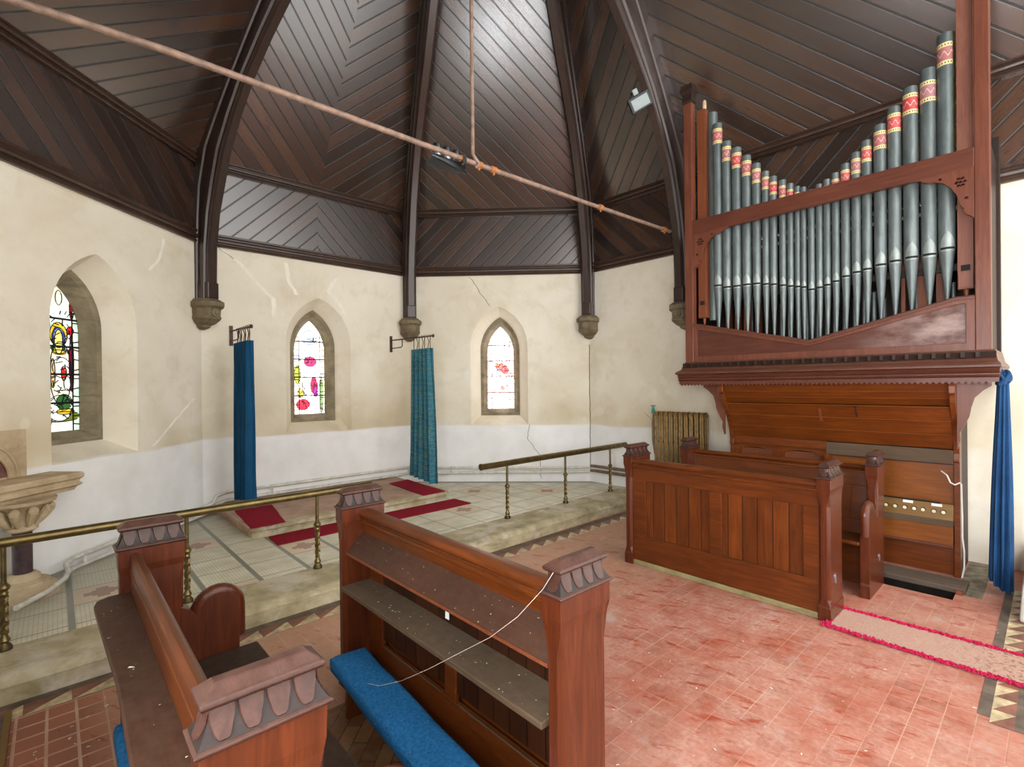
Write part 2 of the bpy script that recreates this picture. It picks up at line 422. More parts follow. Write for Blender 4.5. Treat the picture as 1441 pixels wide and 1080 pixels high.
def m_runner():
    k = N('worn_pink_grey_runner'); p = k.pos(); y = k.sep(p)[1]
    n = k.noise(p, 140, 4, 0.7)
    c = k.ramp(n, (0.3, lin((168, 132, 116))), (0.7, lin((206, 170, 152))))
    rd = k.math('MULTIPLY', k.step(k.noise(p, 26, 4), 0.55, 0.75), 0.5)
    c = k.mix(rd, c, lin((196, 120, 116)))
    dirt = k.math('MULTIPLY', k.step(y, 0.55, 0.1), k.step(k.noise(p, 48, 4), 0.5, 0.64))
    c = k.mix(k.math('MULTIPLY', dirt, 0.8), c, lin((104, 74, 52)))
    return k.bsdf(c, 0.95, bump=n, bstr=0.7, bdist=0.005, spec=0.1)

M = {}
M['plaster'] = m_plaster(); M['boards'] = m_boards(); M['quarry'] = m_quarry(); M['sanct'] = m_sanct()
M['crack'] = flat('wall_crack', (104, 92, 72), 0.9); M['filler'] = flat('wall_filler', (246, 240, 224), 0.85, 0, .03)
M['step'] = m_stone('mossy_step_stone', (150, 138, 104), (196, 184, 152), 0.55, 0.55, (84, 76, 52))
M['frame_stone'] = m_stone('window_stone', (112, 102, 82), (154, 142, 116), 0.5, 0.0, (84, 74, 56))
M['corbel'] = m_stone('corbel_stone', (98, 86, 68), (142, 128, 102), 0.4)
M['shelf'] = m_stone('carved_shelf_stone', (170, 148, 116), (206, 188, 156), 0.35, 0.0, (128, 108, 84))
M['plinth'] = m_stone('speckled_plinth_stone', (190, 188, 178), (216, 214, 206), 0.3, 0.0, (130, 136, 124))
M['rib'] = wood('dark_rib_timber', (34, 24, 20), (74, 52, 42), 0.33, 2, spec=0.6)
M['trim'] = wood('dark_moulding_timber', (36, 26, 21), (86, 62, 49), 0.33, 2, spec=0.6)
M['pew'] = wood('pew_oak', (54, 24, 8), (116, 58, 20), 0.30, 2, 0.3, dustc=(96, 76, 58))
M['pew_y'] = wood('pew_oak_along', (56, 25, 8), (120, 59, 20), 0.30, 1, 0.3, dustc=(92, 70, 50))
M['pew_board'] = wood('pew_oak_boards', (60, 27, 8), (126, 63, 21), 0.32, 2, 0.2, (1, 0.118))
M['pew_back'] = wood('pew_back_boards', (30, 14, 7), (68, 34, 14), 0.42, 2, 0.3, (1, 0.105))
M['pew_end'] = wood('pew_end_oak', (52, 22, 11), (106, 50, 25), 0.26, 2, 0.3, dustc=(112, 90, 74))
M['pew_dark'] = wood('dusty_seat_board', (34, 21, 14), (60, 40, 27), 0.5, 1, 0.6, dustc=(74, 60, 46))
M['desk'] = wood('dusty_book_board', (46, 25, 17), (78, 46, 31), 0.42, 1, 0.5, dustc=(90, 70, 54))
M['shelfw'] = wood('grey_dusty_shelf', (66, 50, 36), (102, 82, 60), 0.7, 1, 0.6, dustc=(104, 90, 72))
M['capw'] = wood('carved_cap_oak', (44, 26, 21), (86, 54, 44), 0.26, 1, 0.28, dustc=(132, 106, 94))
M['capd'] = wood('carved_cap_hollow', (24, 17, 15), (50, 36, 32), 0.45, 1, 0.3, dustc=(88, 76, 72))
M['organ'] = wood('organ_case_wood', (78, 41, 29), (128, 75, 55), 0.36, 2, 0.25)
M['organ_y'] = wood('organ_case_wood_along', (68, 35, 25), (114, 65, 48), 0.36, 1, 0.3)
M['organ_low'] = wood('organ_orange_panels', (72, 32, 10), (130, 66, 22), 0.30, 1, 0.3)
M['organ_lit'] = wood('organ_orange_fall', (92, 48, 16), (146, 86, 36), 0.30, 1, 0.3)  # lighter copy of the panel wood, lit look put into the colour
M['organ_pipe_wood'] = wood('orange_wooden_pipe', (90, 46, 26), (136, 76, 46), 0.5, 2)
M['organ_dark'] = wood('organ_dark_inside', (30, 18, 13), (56, 36, 26), 0.55, 1)
M['jamb'] = wood('stop_jamb_wood', (92, 66, 24), (140, 102, 46), 0.4, 1)
M['plank'] = wood('grey_worn_plank', (64, 53, 44), (102, 87, 74), 0.75, 1, 0.3)
M['pipe'] = m_pipe(); M['band'] = m_band()
M['lip'] = flat('pipe_mouth_metal', (150, 160, 156), 0.35, 0.4, 0.08)
M['black'] = flat('black_gap', (14, 12, 11), 0.8, 0, 0.1)
M['brass'] = flat('tarnished_brass', (116, 100, 62), 0.33, 0.8, 0.14, 14, 0.1)
M['brassd'] = flat('dark_brass_foot', (84, 72, 48), 0.45, 0.7, 0.15)
M['iron'] = flat('brown_iron', (78, 56, 44), 0.55, 0.4, 0.2)
M['rod'] = flat('rusty_pink_iron_rod', (146, 120, 104), 0.6, 0.1, 0.14, 18, 0.3)
M['rust'] = flat('orange_rust', (176, 112, 56), 0.8, 0.0, 0.2, 40, 0.4)
M['chrome'] = flat('lamp_reflector', (190, 196, 196), 0.2, 0.7, 0.06)
M['lampblack'] = flat('black_lamp_case', (36, 40, 42), 0.35, 0.3, 0.15)
M['glass'] = flat('frosted_lamp_glass', (140, 152, 150), 0.25, 0.0, 0.05)
M['whitepipe'] = flat('white_painted_pipe', (214, 210, 198), 0.45, 0.0, 0.08, 12, 0.2)
M['brownpipe'] = flat('brown_heating_pipe', (124, 102, 78), 0.5, 0.2, 0.15)
M['radiator'] = flat('gold_painted_iron', (140, 110, 60), 0.42, 0.35, 0.16, 20, 0.2)
M['green'] = flat('green_valve', (62, 150, 124), 0.5, 0.1, 0.15)
M['red'] = m_carpet('red_carpet', (112, 14, 30), (158, 34, 52))
M['pinkstone'] = m_stone('pinkish_platform_stone', (156, 126, 106), (188, 160, 140), 0.35, 0.0, (140, 116, 96))
M['runner'] = m_runner(); M['fray'] = m_carpet('magenta_frayed_edge', (150, 16, 52), (214, 50, 96), scale=60)
M['blue_curtain'] = m_cloth('plain_blue_cloth', (7, 54, 88), (16, 84, 122))
M['teal_curtain'] = m_cloth('teal_brocade_cloth', (20, 84, 108), (48, 122, 142), True)
M['navy_curtain'] = m_cloth('washed_blue_cloth', (12, 44, 78), (40, 82, 126))
M['kneeler'] = m_carpet('blue_kneeler_cloth', (22, 86, 138), (52, 122, 174), 0.85, 70)
M['parquet'] = m_parquet()
M['tri_cream'] = flat('cream_border_tile', (196, 178, 140), 0.5, 0, 0.2, 14); M['tri_red'] = flat('red_border_tile', (136, 88, 72), 0.5, 0, 0.16)
M['tri_dark'] = flat('grey_border_tile', (104, 90, 78), 0.6, 0, 0.18)
M['white'] = flat('white_plastic', (226, 224, 216), 0.45, 0, 0.03); M['ivory'] = flat('ivory_stop_face', (232, 222, 190), 0.35, 0, 0.05)
M['paper'] = flat('white_paper', (232, 230, 222), 0.8, 0, 0.03); M['debris'] = flat('white_plaster_crumbs', (220, 208, 192), 0.9, 0, 0.1)
M['web'] = flat('dusty_cobweb', (216, 196, 180), 0.9, 0, 0.05); M['lead'] = flat('window_lead', (30, 30, 32), 0.6, 0.3, 0.1)
M['metal'] = flat('polished_stud', (150, 146, 156), 0.2, 0.7, 0.05); M['soil'] = flat('pit_floor', (44, 36, 30), 0.9, 0, 0.2)
M['green_stain'] = flat('green_brown_stain', (74, 70, 26), 0.7, 0, 0.25, 20)
M['edge_green'] = m_stone('mouldy_sill', (120, 112, 76), (160, 150, 108), 0.5, 0.0, (74, 66, 44))

def m_glass(name, rgb, e):
    k = N(name); p = k.pos()
    n = k.noise(p, 18, 4)
    c = k.ramp(n, (0.25, lin(tuple(x * 0.86 for x in rgb))), (0.7, lin(rgb)))
    return k.bsdf(c, 0.2, emit=c, estr=e)

# ------------------------------------------------------------------ windows: outlines
def lancet(half, sill, spring, apex, n=10, cx=1.5):
    """pointed arch outline, u to the left, going round from one sill corner"""
    h = apex - spring; R = (half * half + h * h) / (2 * half)
    a1 = math.asin(min(1, h / R)); pts = [(cx - half, sill)]
    for i in range(n + 1):
        a = a1 * i / n
        pts.append((cx - half + R - R * math.cos(a), spring + R * math.sin(a)))
    for i in range(n - 1, -1, -1):
        a = a1 * i / n
        pts.append((cx + half - R + R * math.cos(a), spring + R * math.sin(a)))
    pts.append((cx + half, sill)); return pts
def lancet_half(v, half, spring, apex):
    h = apex - spring; R = (half * half + h * h) / (2 * half)
    if v <= spring: return half
    q = R * R - (v - spring) ** 2
    return max(0.0, math.sqrt(max(q, 0)) - (R - half))
OUT = lancet(0.475, 1.09, 2.38, 3.05)
DP = 0.27                                   # depth of the splay
INN = lancet(0.325, 1.24, 2.34, 2.90)
GL = lancet(0.225, 1.345, 2.30, 2.755)

def wall(name, F, length, window=True, z0=0.0, u0=0.0):
    mb = MB(); outer = [(u0, z0), (length, z0), (length, ZW + 0.02), (u0, ZW + 0.02)]
    mb.prism(outer, lambda a, b, c: F(a, c, b), 0.0, -0.5, [OUT] if window else [])
    return mb.build(name, M['plaster'], kind='structure')
wA = wall('wall_north_east', FA, W); wB = wall('wall_east', FB, W); wC = wall('wall_south_east', FC, W)
wD = wall('wall_south', FD, CD[1] - YW, False); 
NW = (0, 4.62, 6.02)      # the lancets of the north wall, beside and behind the camera
def outl(cx, half, sill, spring, apex): return lancet(half, sill, spring, apex, 10, cx)
mb = MB(); mb.prism([(0, 0), (AZ[1] - YW, 0), (AZ[1] - YW, ZW + .02), (0, ZW + .02)], lambda a, b, c: FL(a, c, b), 0.0, -0.5, [outl(c, .56, 1.05, 2.35, 3.15) for c in NW[1:]])
wL = mb.build('wall_north', M['plaster'], kind='structure')

def window(i, F, shapes, border, estr, mid, leadmat, curls=0, sk=1.0):
    mb = MB()
    r0 = [F(a, 0.0, b) for a, b in OUT]; r1 = [F(a, -DP, b) for a, b in INN]
    mb.loft([r0, r1], caps=False)
    w = mb.build('window_%d' % i, M['plaster'], kind='structure')
    fr = MB()
    INb = lancet(0.26, 1.30, 2.31, 2.80)
    fr.loft([[F(a, -DP, b) for a, b in lancet(0.36, 1.21, 2.36, 2.94)], [F(a, -DP + 0.015, b) for a, b in INN],
             [F(a, -DP + 0.0, b) for a, b in lancet(0.285, 1.275, 2.32, 2.84)], [F(a, -DP - 0.13, b) for a, b in GL], [F(a, -DP - 0.20, b) for a, b in GL]], caps=False)
    fr.build('stone_surround', M['frame_stone'], w)
    # glass: fine pieces coloured by what they show
    mats = {}; mlist = []
    def mat(c):
        if c not in mats:
            mats[c] = len(mlist); mlist.append(m_glass('stained_glass_%d_%d' % (i, len(mlist)), c, estr))
        return mats[c]
    g = MB(); nu, nv = 34, 104; s0, sp, ap = 1.345, 2.30, 2.755
    rnd = random.Random(i)
    for b in range(nv):
        z_0 = s0 + (ap - s0) * b / nv; z_1 = s0 + (ap - s0) * (b + 1) / nv
        h0 = lancet_half(z_0, 0.225, sp, ap); h1 = lancet_half(z_1, 0.225, sp, ap)
        for a in range(nu):
            t0 = a / nu * 2 - 1; t1 = (a + 1) / nu * 2 - 1
            us = (t0 + t1) / 2 * (h0 + h1) / 2 / 0.225; vs = ((z_0 + z_1) / 2 - s0) / (ap - s0)
            col = None
            for (cx, cy, rx, ry, c) in shapes:
                if ((us - cx) / rx) ** 2 + ((vs - cy) / ry) ** 2 < 1: col = tuple(int(x_ * sk) for x_ in c)
            if col is None:
                cell = random.Random(int(us * 5 + 50) * 131 + int(vs * 17) * 7 + i)
                col = border[cell.randrange(len(border))] if abs(us) > 0.70 else mid[cell.randrange(len(mid))]
            P = [F(1.5 - t0 * h0, -DP - 0.14, z_0), F(1.5 - t1 * h0, -DP - 0.14, z_0), F(1.5 - t1 * h1, -DP - 0.14, z_1), F(1.5 - t0 * h1, -DP - 0.14, z_1)]
            g.add(P, [(0, 1, 2, 3)], mat(col))
    g.build('stained_glass', mlist, w, fixn=False)
    # leads and saddle bars
    ld = MB()
    def bar(u0, v0, u1, v1, r): ld.tube([F(1.5 - u0, -DP - 0.134, v0), F(1.5 - u1, -DP - 0.134, v1)], r, 4)
    for v in (1.62, 1.90, 2.17, 2.44): 
        h = lancet_half(v, 0.225, sp, ap); bar(-h, v, h, v, 0.010)
    for q in range(14):
        v = 1.40 + q * 0.092; h = lancet_half(v, 0.225, sp, ap)
        for t in (-1, 1):
            if h > 0.17: bar(t * h, v, t * 0.155, v + rnd.uniform(-.015, .015), 0.006)
    for t in (-0.155, 0.155): bar(t, 1.345, t, 2.52, 0.006)
    for q in range(64):
        v = rnd.uniform(1.38, 2.5); u = rnd.uniform(-0.14, 0.14); an = rnd.uniform(0, PI); L = rnd.uniform(0.03, 0.08)
        if abs(u + L * math.cos(an)) < lancet_half(v + L * math.sin(an), 0.225, sp, ap): bar(u, v, u + L * math.cos(an), v + L * math.sin(an), 0.0048)
    for (cx, cy, rx, ry, c) in shapes:      # leads round the coloured pieces
        seg = 18; pv = None
        for q in range(seg + 1):
            an = 2 * PI * q / seg; us = cx + rx * math.cos(an); v = s0 + (ap - s0) * (cy + ry * math.sin(an)); h = lancet_half(v, 0.225, sp, ap)
            cur = (us * 0.225, v) if (abs(us * 0.225) < h and s0 < v < ap) else None
            if pv and cur: bar(pv[0], pv[1], cur[0], cur[1], 0.0042)
            pv = cur
    if curls:
        for q in range(curls):
            side = rnd.choice((-1, 1)); u = side * rnd.uniform(.10, .19) if rnd.random() < .8 else rnd.uniform(-.1, .1); v = rnd.uniform(1.38, 2.55); rr = rnd.uniform(.012, .03); a0 = rnd.uniform(0, 6)
            if abs(u) + rr < lancet_half(v + rr, 0.225, sp, ap):
                for b in range(6):
                    a1, a2 = a0 + b * .7, a0 + (b + 1) * .7; bar(u + rr * math.cos(a1), v + rr * math.sin(a1), u + rr * math.cos(a2), v + rr * math.sin(a2), 0.0045)
    ld.build('leading', leadmat, w)
    # saddle sill of the splay is stone with dust
    return w
WH = (240, 244, 240); CR = (238, 232, 204); YL = (226, 190, 40); GR = (40, 92, 44); DR = (120, 20, 40); BLU = (40, 70, 150); OL = (120, 130, 30)
sh = lambda L, d: [(a + d, b, c, e, f_) for a, b, c, e, f_ in L]
window(1, FA, [(.1, .10, 1.0, .035, (96, 112, 34))] + sh([(-.1, .16, .6, .09, WH), (-.05, .40, .5, .22, CR), (.0, .44, .42, .07, WH), (.1, .40, .12, .05, (190, 40, 30)), (.25, .33, .16, .05, WH),
               (.47, .47, .10, .20, (122, 18, 48)), (.1, .20, .36, .055, GR), (.15, .135, .42, .02, YL), (-.1, .57, .35, .035, GR), (-.1, .545, .32, .016, YL), (.3, .60, .16, .05, WH),
               (-.12, .665, .40, .085, YL), (-.12, .645, .30, .07, BLU), (-.12, .615, .20, .085, (226, 214, 120)), (.42, .70, .16, .03, (200, 30, 40)), (.42, .55, .14, .02, DR), (.5, .86, .10, .08, DR), (-.1, .92, .15, .05, CR), (-.4, .40, .1, .1, (222, 196, 140))], .18),
       [WH, (196, 224, 204), CR], 0.95, [WH, CR, (222, 236, 224)], M['lead'])
M['lead_b'] = flat('window_lead_lit', (98, 74, 60), 0.6, 0.2, 0.1)  # lead colour lightened, glare of the bright glass painted in
window(2, FB, [(0, .82, .5, .08, (176, 190, 214)), (.05, .56, .42, .055, (170, 36, 96)), (-.8, .42, .2, .10, (150, 160, 36)), (.3, .30, .24, .09, (172, 34, 78)), (.4, .24, .16, .06, (142, 36, 128)), (-.45, .10, .45, .06, (176, 26, 58)),
               (.8, .2, .1, .2, (112, 150, 84)), (-.3, .3, .2, .1, WH), (-.6, .22, .2, .05, (200, 180, 84))],
       [(240, 234, 226), (226, 214, 196), (196, 214, 232), (228, 212, 168)], 4.2, [(255, 252, 250), (250, 246, 236)], M['lead_b'], 26, .74)
M['lead_c'] = flat('window_lead_bright', (150, 74, 60), 0.6, 0.1, 0.1)  # lead tinted pale red-brown, window glare put into its colour
window(3, FC, [(.05, .50, .42, .05, (176, 52, 34)), (.35, .47, .28, .05, (176, 28, 30)), (-.3, .53, .2, .03, (190, 100, 54)), (-.2, .455, .2, .02, (110, 130, 180)), (.15, .25, .14, .03, (180, 76, 62))],
       [(252, 240, 230), (240, 206, 190), (255, 250, 246)], 5.5, [(255, 253, 252), (255, 250, 246)], M['lead_c'], 70, .76)

M['day_glass'] = m_glass('plain_daylit_glass', (244, 248, 255), 40.0)
for i, c in enumerate(NW[1:]):
    mb = MB(); mb.loft([[FL(a, 0.0, b) for a, b in outl(c, .56, 1.05, 2.35, 3.15)], [FL(a, -.3, b) for a, b in outl(c, .42, 1.20, 2.32, 3.0)]], caps=False)
    w = mb.build('window_%d' % (4 + i), M['plaster'], kind='structure')
    mb = MB(); mb.loft([[FL(a, -.3, b) for a, b in outl(c, .43, 1.19, 2.33, 3.01)], [FL(a, -.3, b) for a, b in outl(c, .39, 1.23, 2.31, 2.97)], [FL(a, -.4, b) for a, b in outl(c, .35, 1.27, 2.3, 2.92)]], caps=False); mb.build('stone_surround', M['frame_stone'], w)
    mb = MB(); mb.prism(outl(c, .37, 1.25, 2.3, 2.94), lambda a, b, q: FL(a, q, b), -.38, -.40); mb.build('daylit_glass', M['day_glass'], w)
    mb = MB()
    for v in (1.55, 1.85, 2.15, 2.45): mb.tube([FL(c - .35, -.37, v), FL(c + .35, -.37, v)], .008, 5)
    for q in (-.12, .12): mb.tube([FL(c + q, -.372, 1.26), FL(c + q, -.372, 2.7)], .005, 5)
    mb.build('leading', M['lead'], w)
# cracks and filled cracks on the walls (parts of the walls)
def crack(F, parent, pts, r, m, name='plaster_crack', jag=0.012):
    rnd = random.Random(len(pts) * 7 + int(pts[0][0] * 100)); q = []
    for (u0, z0), (u1, z1) in zip(pts, pts[1:]):
        n = max(2, int(math.hypot(u1 - u0, z1 - z0) / 0.06))
        for i in range(n):
            t = i / n; q.append((u0 + (u1 - u0) * t + rnd.uniform(-jag, jag), z0 + (z1 - z0) * t + rnd.uniform(-jag, jag)))
    q.append(pts[-1]); mb = MB()
    L = [F(u - r, 0.0015, z) for u, z in q]; Rr = [F(u + r, 0.0015, z) for u, z in q]
    mb.loft([L, Rr], caps=False, closed=False)
    mb.build(name, m, parent)
crack(FC, wC, [(1.98, 3.55), (1.80, 3.28), (1.64, 3.06)], 0.005, M['crack'])
crack(FC, wC, [(1.00, 1.09), (1.05, 0.85), (0.92, 0.70), (0.85, 0.6), (0.82, 0.2)], 0.004, M['crack'])
crack(FC, wC, [(0.01, 2.4), (0.01, 1.4), (0.012, 0.4)], 0.006, M['crack'], jag=0.004)
crack(FB, wB, [(2.80, 3.56), (2.55, 3.40), (2.32, 3.14), (2.14, 2.98), (2.12, 2.72)], 0.030, M['filler'], 'filled_crack', 0.008)
crack(FB, wB, [(1.96, 3.50), (1.93, 3.26), (1.82, 3.06)], 0.028, M['filler'], 'filled_crack', 0.008)
crack(FB, wB, [(1.25, 3.38), (1.35, 3.16), (1.18, 2.98), (1.10, 2.8)], 0.032, M['filler'], 'filled_crack', 0.008)
crack(FB, wB, [(2.80, 3.56), (2.72, 3.50), (2.62, 3.44)], 0.006, M['crack'])
crack(FA, wA, [(0.62, 3.45), (0.70, 3.2), (0.84, 3.05)], 0.022, M['filler'], 'filled_crack', 0.008)
crack(FA, wA, [(0.14, 1.62), (0.45, 1.40), (0.82, 1.12)], 0.024, M['filler'], 'filled_crack', 0.008)
crack(FD, wD, [(5.75, 1.30), (5.60, 1.22), (5.55, 1.18)], 0.004, M['crack'])

# ------------------------------------------------------------------ floors
YSTEP = 3.99
mb = MB()
pit = [(5.25, 0.56), (5.78, 0.56), (5.78, 2.75), (5.25, 2.75)]
mb.prism([(XL, YW), (XD, YW), (XD, 4.1), (XL, 4.1)], lambda a, b, c: (a, b, c), 0.0, -0.05, [pit])
fl = mb.build('floor', M['quarry'], kind='structure')
mb = MB(); mb.box(5.25, 5.78, 0.56, 2.75, -0.36, -0.32)
mb.box(5.23, 5.25, 0.56, 2.75, -0.36, -0.05); mb.box(5.78, 5.80, 0.56, 2.75, -0.36, -0.05); mb.box(5.25, 5.78, 0.54, 0.56, -0.36, -0.05); mb.box(5.25, 5.78, 2.75, 2.77, -0.36, -0.05)
mb.build('pedal_pit', M['soil'], fl)
mb = MB(); T = lambda x, y: y + 0.016 * (x - 2.86)
mb.prism([(XL - .02, T(XL, 4.47)), (XD + .02, T(XD, 4.47)), (XD + .02, CD[1]), (CD[0], CD[1]), (BC[0], YB), (AB[0], YB), (AZ[0], AZ[1])], lambda a, b, c: (a, b, c), ZS, 0.0)
mb.build('sanctuary_floor', M['sanct'], kind='structure')
mb = MB(); rings = []
xs = [XL, 0.04, 0.045, 1.05, 1.055, 2.3, 2.305, 3.4, 3.405, 4.6, 4.605, 5.6, 5.605, XD]
for x in xs:
    rings.append([(x, T(x, a), b) for a, b in ((3.99, 0.0), (3.99, 0.085), (3.985, 0.10), (4.015, 0.135), (4.045, 0.148), (4.08, 0.151), (4.475, 0.151), (4.475, 0.0))])
mb.loft(rings)
mb.build('chancel_step_kerb', M['step'], kind='structure', smooth=True)
# tile border of triangles in front of the step, and the one beside the arch
def tri_border(x0, x1, y0, y1, pitch, skip=()):
    mb = MB(); n = int(abs(x1 - x0) / pitch); z = 0.0025
    h = 0.55 * (y1 - y0)
    mb.add([(x0, y0 + h, z), (x1, y0 + h, z), (x1, y1, z), (x0, y1, z)], [(0, 1, 2, 3)], 2)
    for i in range(n):
        a = x0 + (x1 - x0) * i / n; b = x0 + (x1 - x0) * (i + 1) / n
        mb.add([(a, y0, z), (b, y0, z), (b, y0 + h, z)], [(0, 1, 2)], 0)
        mb.add([(a, y0, z), (b, y0 + h, z), (a, y0 + h, z)], [(0, 1, 2)], 1)
    return mb
b1 = tri_border(XL, 6.48, 3.752, 3.985, 0.20)
b1.build('floor_border_tiles', [M['tri_cream'], M['tri_red'], M['tri_dark']], fl, fixn=False)
mb = MB(); z = 0.0025; n = 22
for i in range(15):
    a = 5.85 - i * 0.157; b = a - 0.157
    mb.add([(a, 0.145, z), (b, 0.235, z), (a, 0.235, z)], [(0, 1, 2)], 0); mb.add([(a, 0.145, z), (b, 0.145, z), (b, 0.235, z)], [(0, 1, 2)], 1)
mb.add([(3.55, 0.235, z), (5.85, 0.235, z), (5.85, 0.285, z), (3.55, 0.285, z)], [(0, 1, 2, 3)], 2)
mb.add([(3.5, -0.3, z), (5.85, -0.3, z), (5.85, 0.145, z), (3.5, 0.145, z)], [(0, 1, 2, 3)], 2)
mb.build('floor_border_tiles', [M['tri_cream'], M['tri_red'], M['tri_dark']], fl, fixn=False)
mb = MB(); mb.box(0.19, 1.46, -1.4, 2.66, 0.0, 0.006); mb.build('wood_block_floor', M['parquet'], kind='structure')
mb = MB(); mb.box(XL, -0.20, -1.4, 3.80, 0.0, 0.02); mb.box(-0.21, -0.185, -1.4, 3.82, 0.0, 0.026, 1)
mb.build('side_floor', [M['tri_dark'], M['jamb']], kind='structure')
mb = MB(); mb.hexa([(5.07, -0.9, 0), (6.49, -0.9, 0), (6.49, 0.18, 0), (5.10, 0.185, 0), (5.09, -0.9, 0.28), (6.49, -0.9, 0.28), (6.49, 0.17, 0.28), (5.12, 0.165, 0.28)])
pl = mb.build('arch_pier_base', M['plinth'], bevel=0.02, kind='structure')

# ------------------------------------------------------------------ roof
def board_uv(P, o, ex, ey, w, sg):
    """uv of a point: across and along boards laid at 45 degrees"""
    d = Vector(P) - Vector(o); a = d.dot(ex); b = d.dot(ey)
    return ((a * sg + b) * S2 / w, (b - a * sg) * S2)
mb = MB()
def panel(pts, o, ex, ey, w, sg):
    mb.add(pts, [tuple(range(len(pts)))], 0, [[board_uv(p, o, ex, ey, w, sg) for p in pts]])
def facet(c0, c1, mode_f, mode_u):
    """frieze and sloping panel over the wall c0-c1; mode +1/-1 one way, 0 a chevron about the middle"""
    e = Vector((c1[0] - c0[0], c1[1] - c0[1], 0)); L = e.length; e.normalize(); zv = Vector((0, 0, 1))
    m = ((c0[0] + c1[0]) / 2, (c0[1] + c1[1]) / 2)
    def q(c, z): return Vector((c[0], c[1], z))
    for mode, kind in ((mode_f, 'f'), (mode_u, 'u')):
        halves = [(c0, c1, mode)] if mode else [(c0, m, 1 if kind == 'f' else -1), (m, c1, -1 if kind == 'f' else 1)]
        for a, b, sg in halves:
            if kind == 'f':
                panel([q(a, ZW), q(b, ZW), q(b, ZP), q(a, ZP)], q(c0, ZW), e, zv, 0.150, -sg)
            else:
                up = (Vector((APEX[0], APEX[1], ZA)) - q(m, ZP)); up = (up - e * up.dot(e)).normalized()
                panel([q(a, ZP), q(b, ZP), Vector((APEX[0], APEX[1], ZA))], q(c0, ZP), e, up, 0.155, -sg)
# seen from inside, left to right
facet(AZ, AB, -1, 1); facet(AB, BC, 0, 0); facet(BC, CD, 1, -1)
def bay(y0, y1, x, sf, su):
    e = Vector((0, -1, 0)) if x > XC else Vector((0, 1, 0)); zv = Vector((0, 0, 1))
    a = Vector((x, y1, ZW)); 
    panel([Vector((x, y1, ZW)), Vector((x, y0, ZW)), Vector((x, y0, ZP)), Vector((x, y1, ZP))], a, e, zv, 0.150, -sf)
    up = (Vector((XC, 0, ZA)) - Vector((x, 0, ZP))).normalized()
    yt = APEX[1] if y1 > 4 else y1
    panel([Vector((x, y1, ZP)), Vector((x, y0, ZP)), Vector((XC, y0, ZA)), Vector((XC, yt, ZA))], Vector((x, y1, ZP)), e, up, 0.165, -su)
bay(APEX[1], CD[1], XD, -1, 1); bay(YW, APEX[1], XD, 1, -1)
bay(APEX[1], AZ[1], XL, 1, -1); bay(YW, APEX[1], XL, -1, 1)
mb.build('ceiling', M['boards'], kind='structure', fixn=False)

def moulding(i, F, u0, u1, z0, h, proj):
    prof = [(-0.02, 0), (proj * .55, 0), (proj * .7, h * .10), (proj * .55, h * .22), (proj * .55, h * .28), (proj * .9, h * .34), (proj, h * .48), (proj * .9, h * .60), (proj * .6, h * .66), (proj * .6, h * .74), (proj * .8, h * .84), (proj * .8, h), (-0.02, h)]
    mb = MB(); mb.loft([[F(u, p, z0 + q) for p, q in prof] for u in (u0, u1)])
    mb.build('trim_%d' % i, M['trim'], smooth=True, kind='structure')
FDr = Fr((XD, YW), (0, 1))
for i, (F, L) in enumerate(((FA, 3.0), (FB, 3.0), (FC, 3.0), (FD, CD[1] - YW), (FL, AZ[1] - YW))):
    moulding(2 * i + 1, F, 0.0, L, ZW - 0.015, 0.155, 0.07); moulding(2 * i + 2, F, 0.0, L, ZP - 0.02, 0.13, 0.085)

# ribs
def rib(corner, label, r_end=0.97, zc=2.86):
    c = Vector((corner[0], corner[1], 0)); ap = Vector((APEX[0], APEX[1], 0)) if abs(corner[1] - APEX[1]) > .1 else Vector((XC, corner[1], 0))
    d = ap - c; L = d.length; d.normalize(); n = Vector((-d.y, d.x, 0))
    slope = (ZA - ZP) / L
    inn = [(.25, zc), (.255, 3.1), (.27, 3.5), (.34, 3.9), (.45, 4.25), (.57, 4.62), (.76, 5.0), (1.01, 5.40), (1.33, 5.78), (1.7, 6.16), (2.1, 6.63), (2.6, 7.22), (3.2, 7.95), (3.7, 8.6)]
    outp = []
    for r, z in inn:
        if z <= 4.25: outp.append((0.0, z))
        else:
            t = (r - .45) / (3.7 - .45); rr = t * 3.70; outp.append((rr, ZP + slope * rr if rr > 0 else 4.5))
    sec = [(0, .10), (.30, .10), (.33, .082), (.42, .082), (.45, .088), (.78, .088), (.82, .066), (.90, .066), (.94, .052), (1, .044)]
    rings = []
    for (ri, zi), (ro, zo) in zip(inn, outp):
        ring = []
        for t, w in sec: ring.append(c + d * (ro + (ri - ro) * t) + n * w + Vector((0, 0, zo + (zi - zo) * t)))
        for t, w in reversed(sec): ring.append(c + d * (ro + (ri - ro) * t) - n * w + Vector((0, 0, zo + (zi - zo) * t)))
        rings.append(ring)
    rt = thing('roof_rib', label, 'roof rib', (c.x, c.y, zc), 'arched roof ribs of the apse')
    m = MB(); m.loft(rings); m.build('rib_timber', M['rib'], rt, smooth=True)
    # square foot of the rib on its corbel
    def P(r, w, z): return c + d * r + n * w + Vector((0, 0, z))
    m = MB(); m.hexa([P(0, -.095, zc), P(.26, -.07, zc), P(.26, .07, zc), P(0, .095, zc), P(0, -.095, zc + .22), P(.26, -.07, zc + .20), P(.26, .07, zc + .20), P(0, .095, zc + .22)])
    m.build('rib_foot', M['rib'], rt, bevel=0.012)
    return P, rt
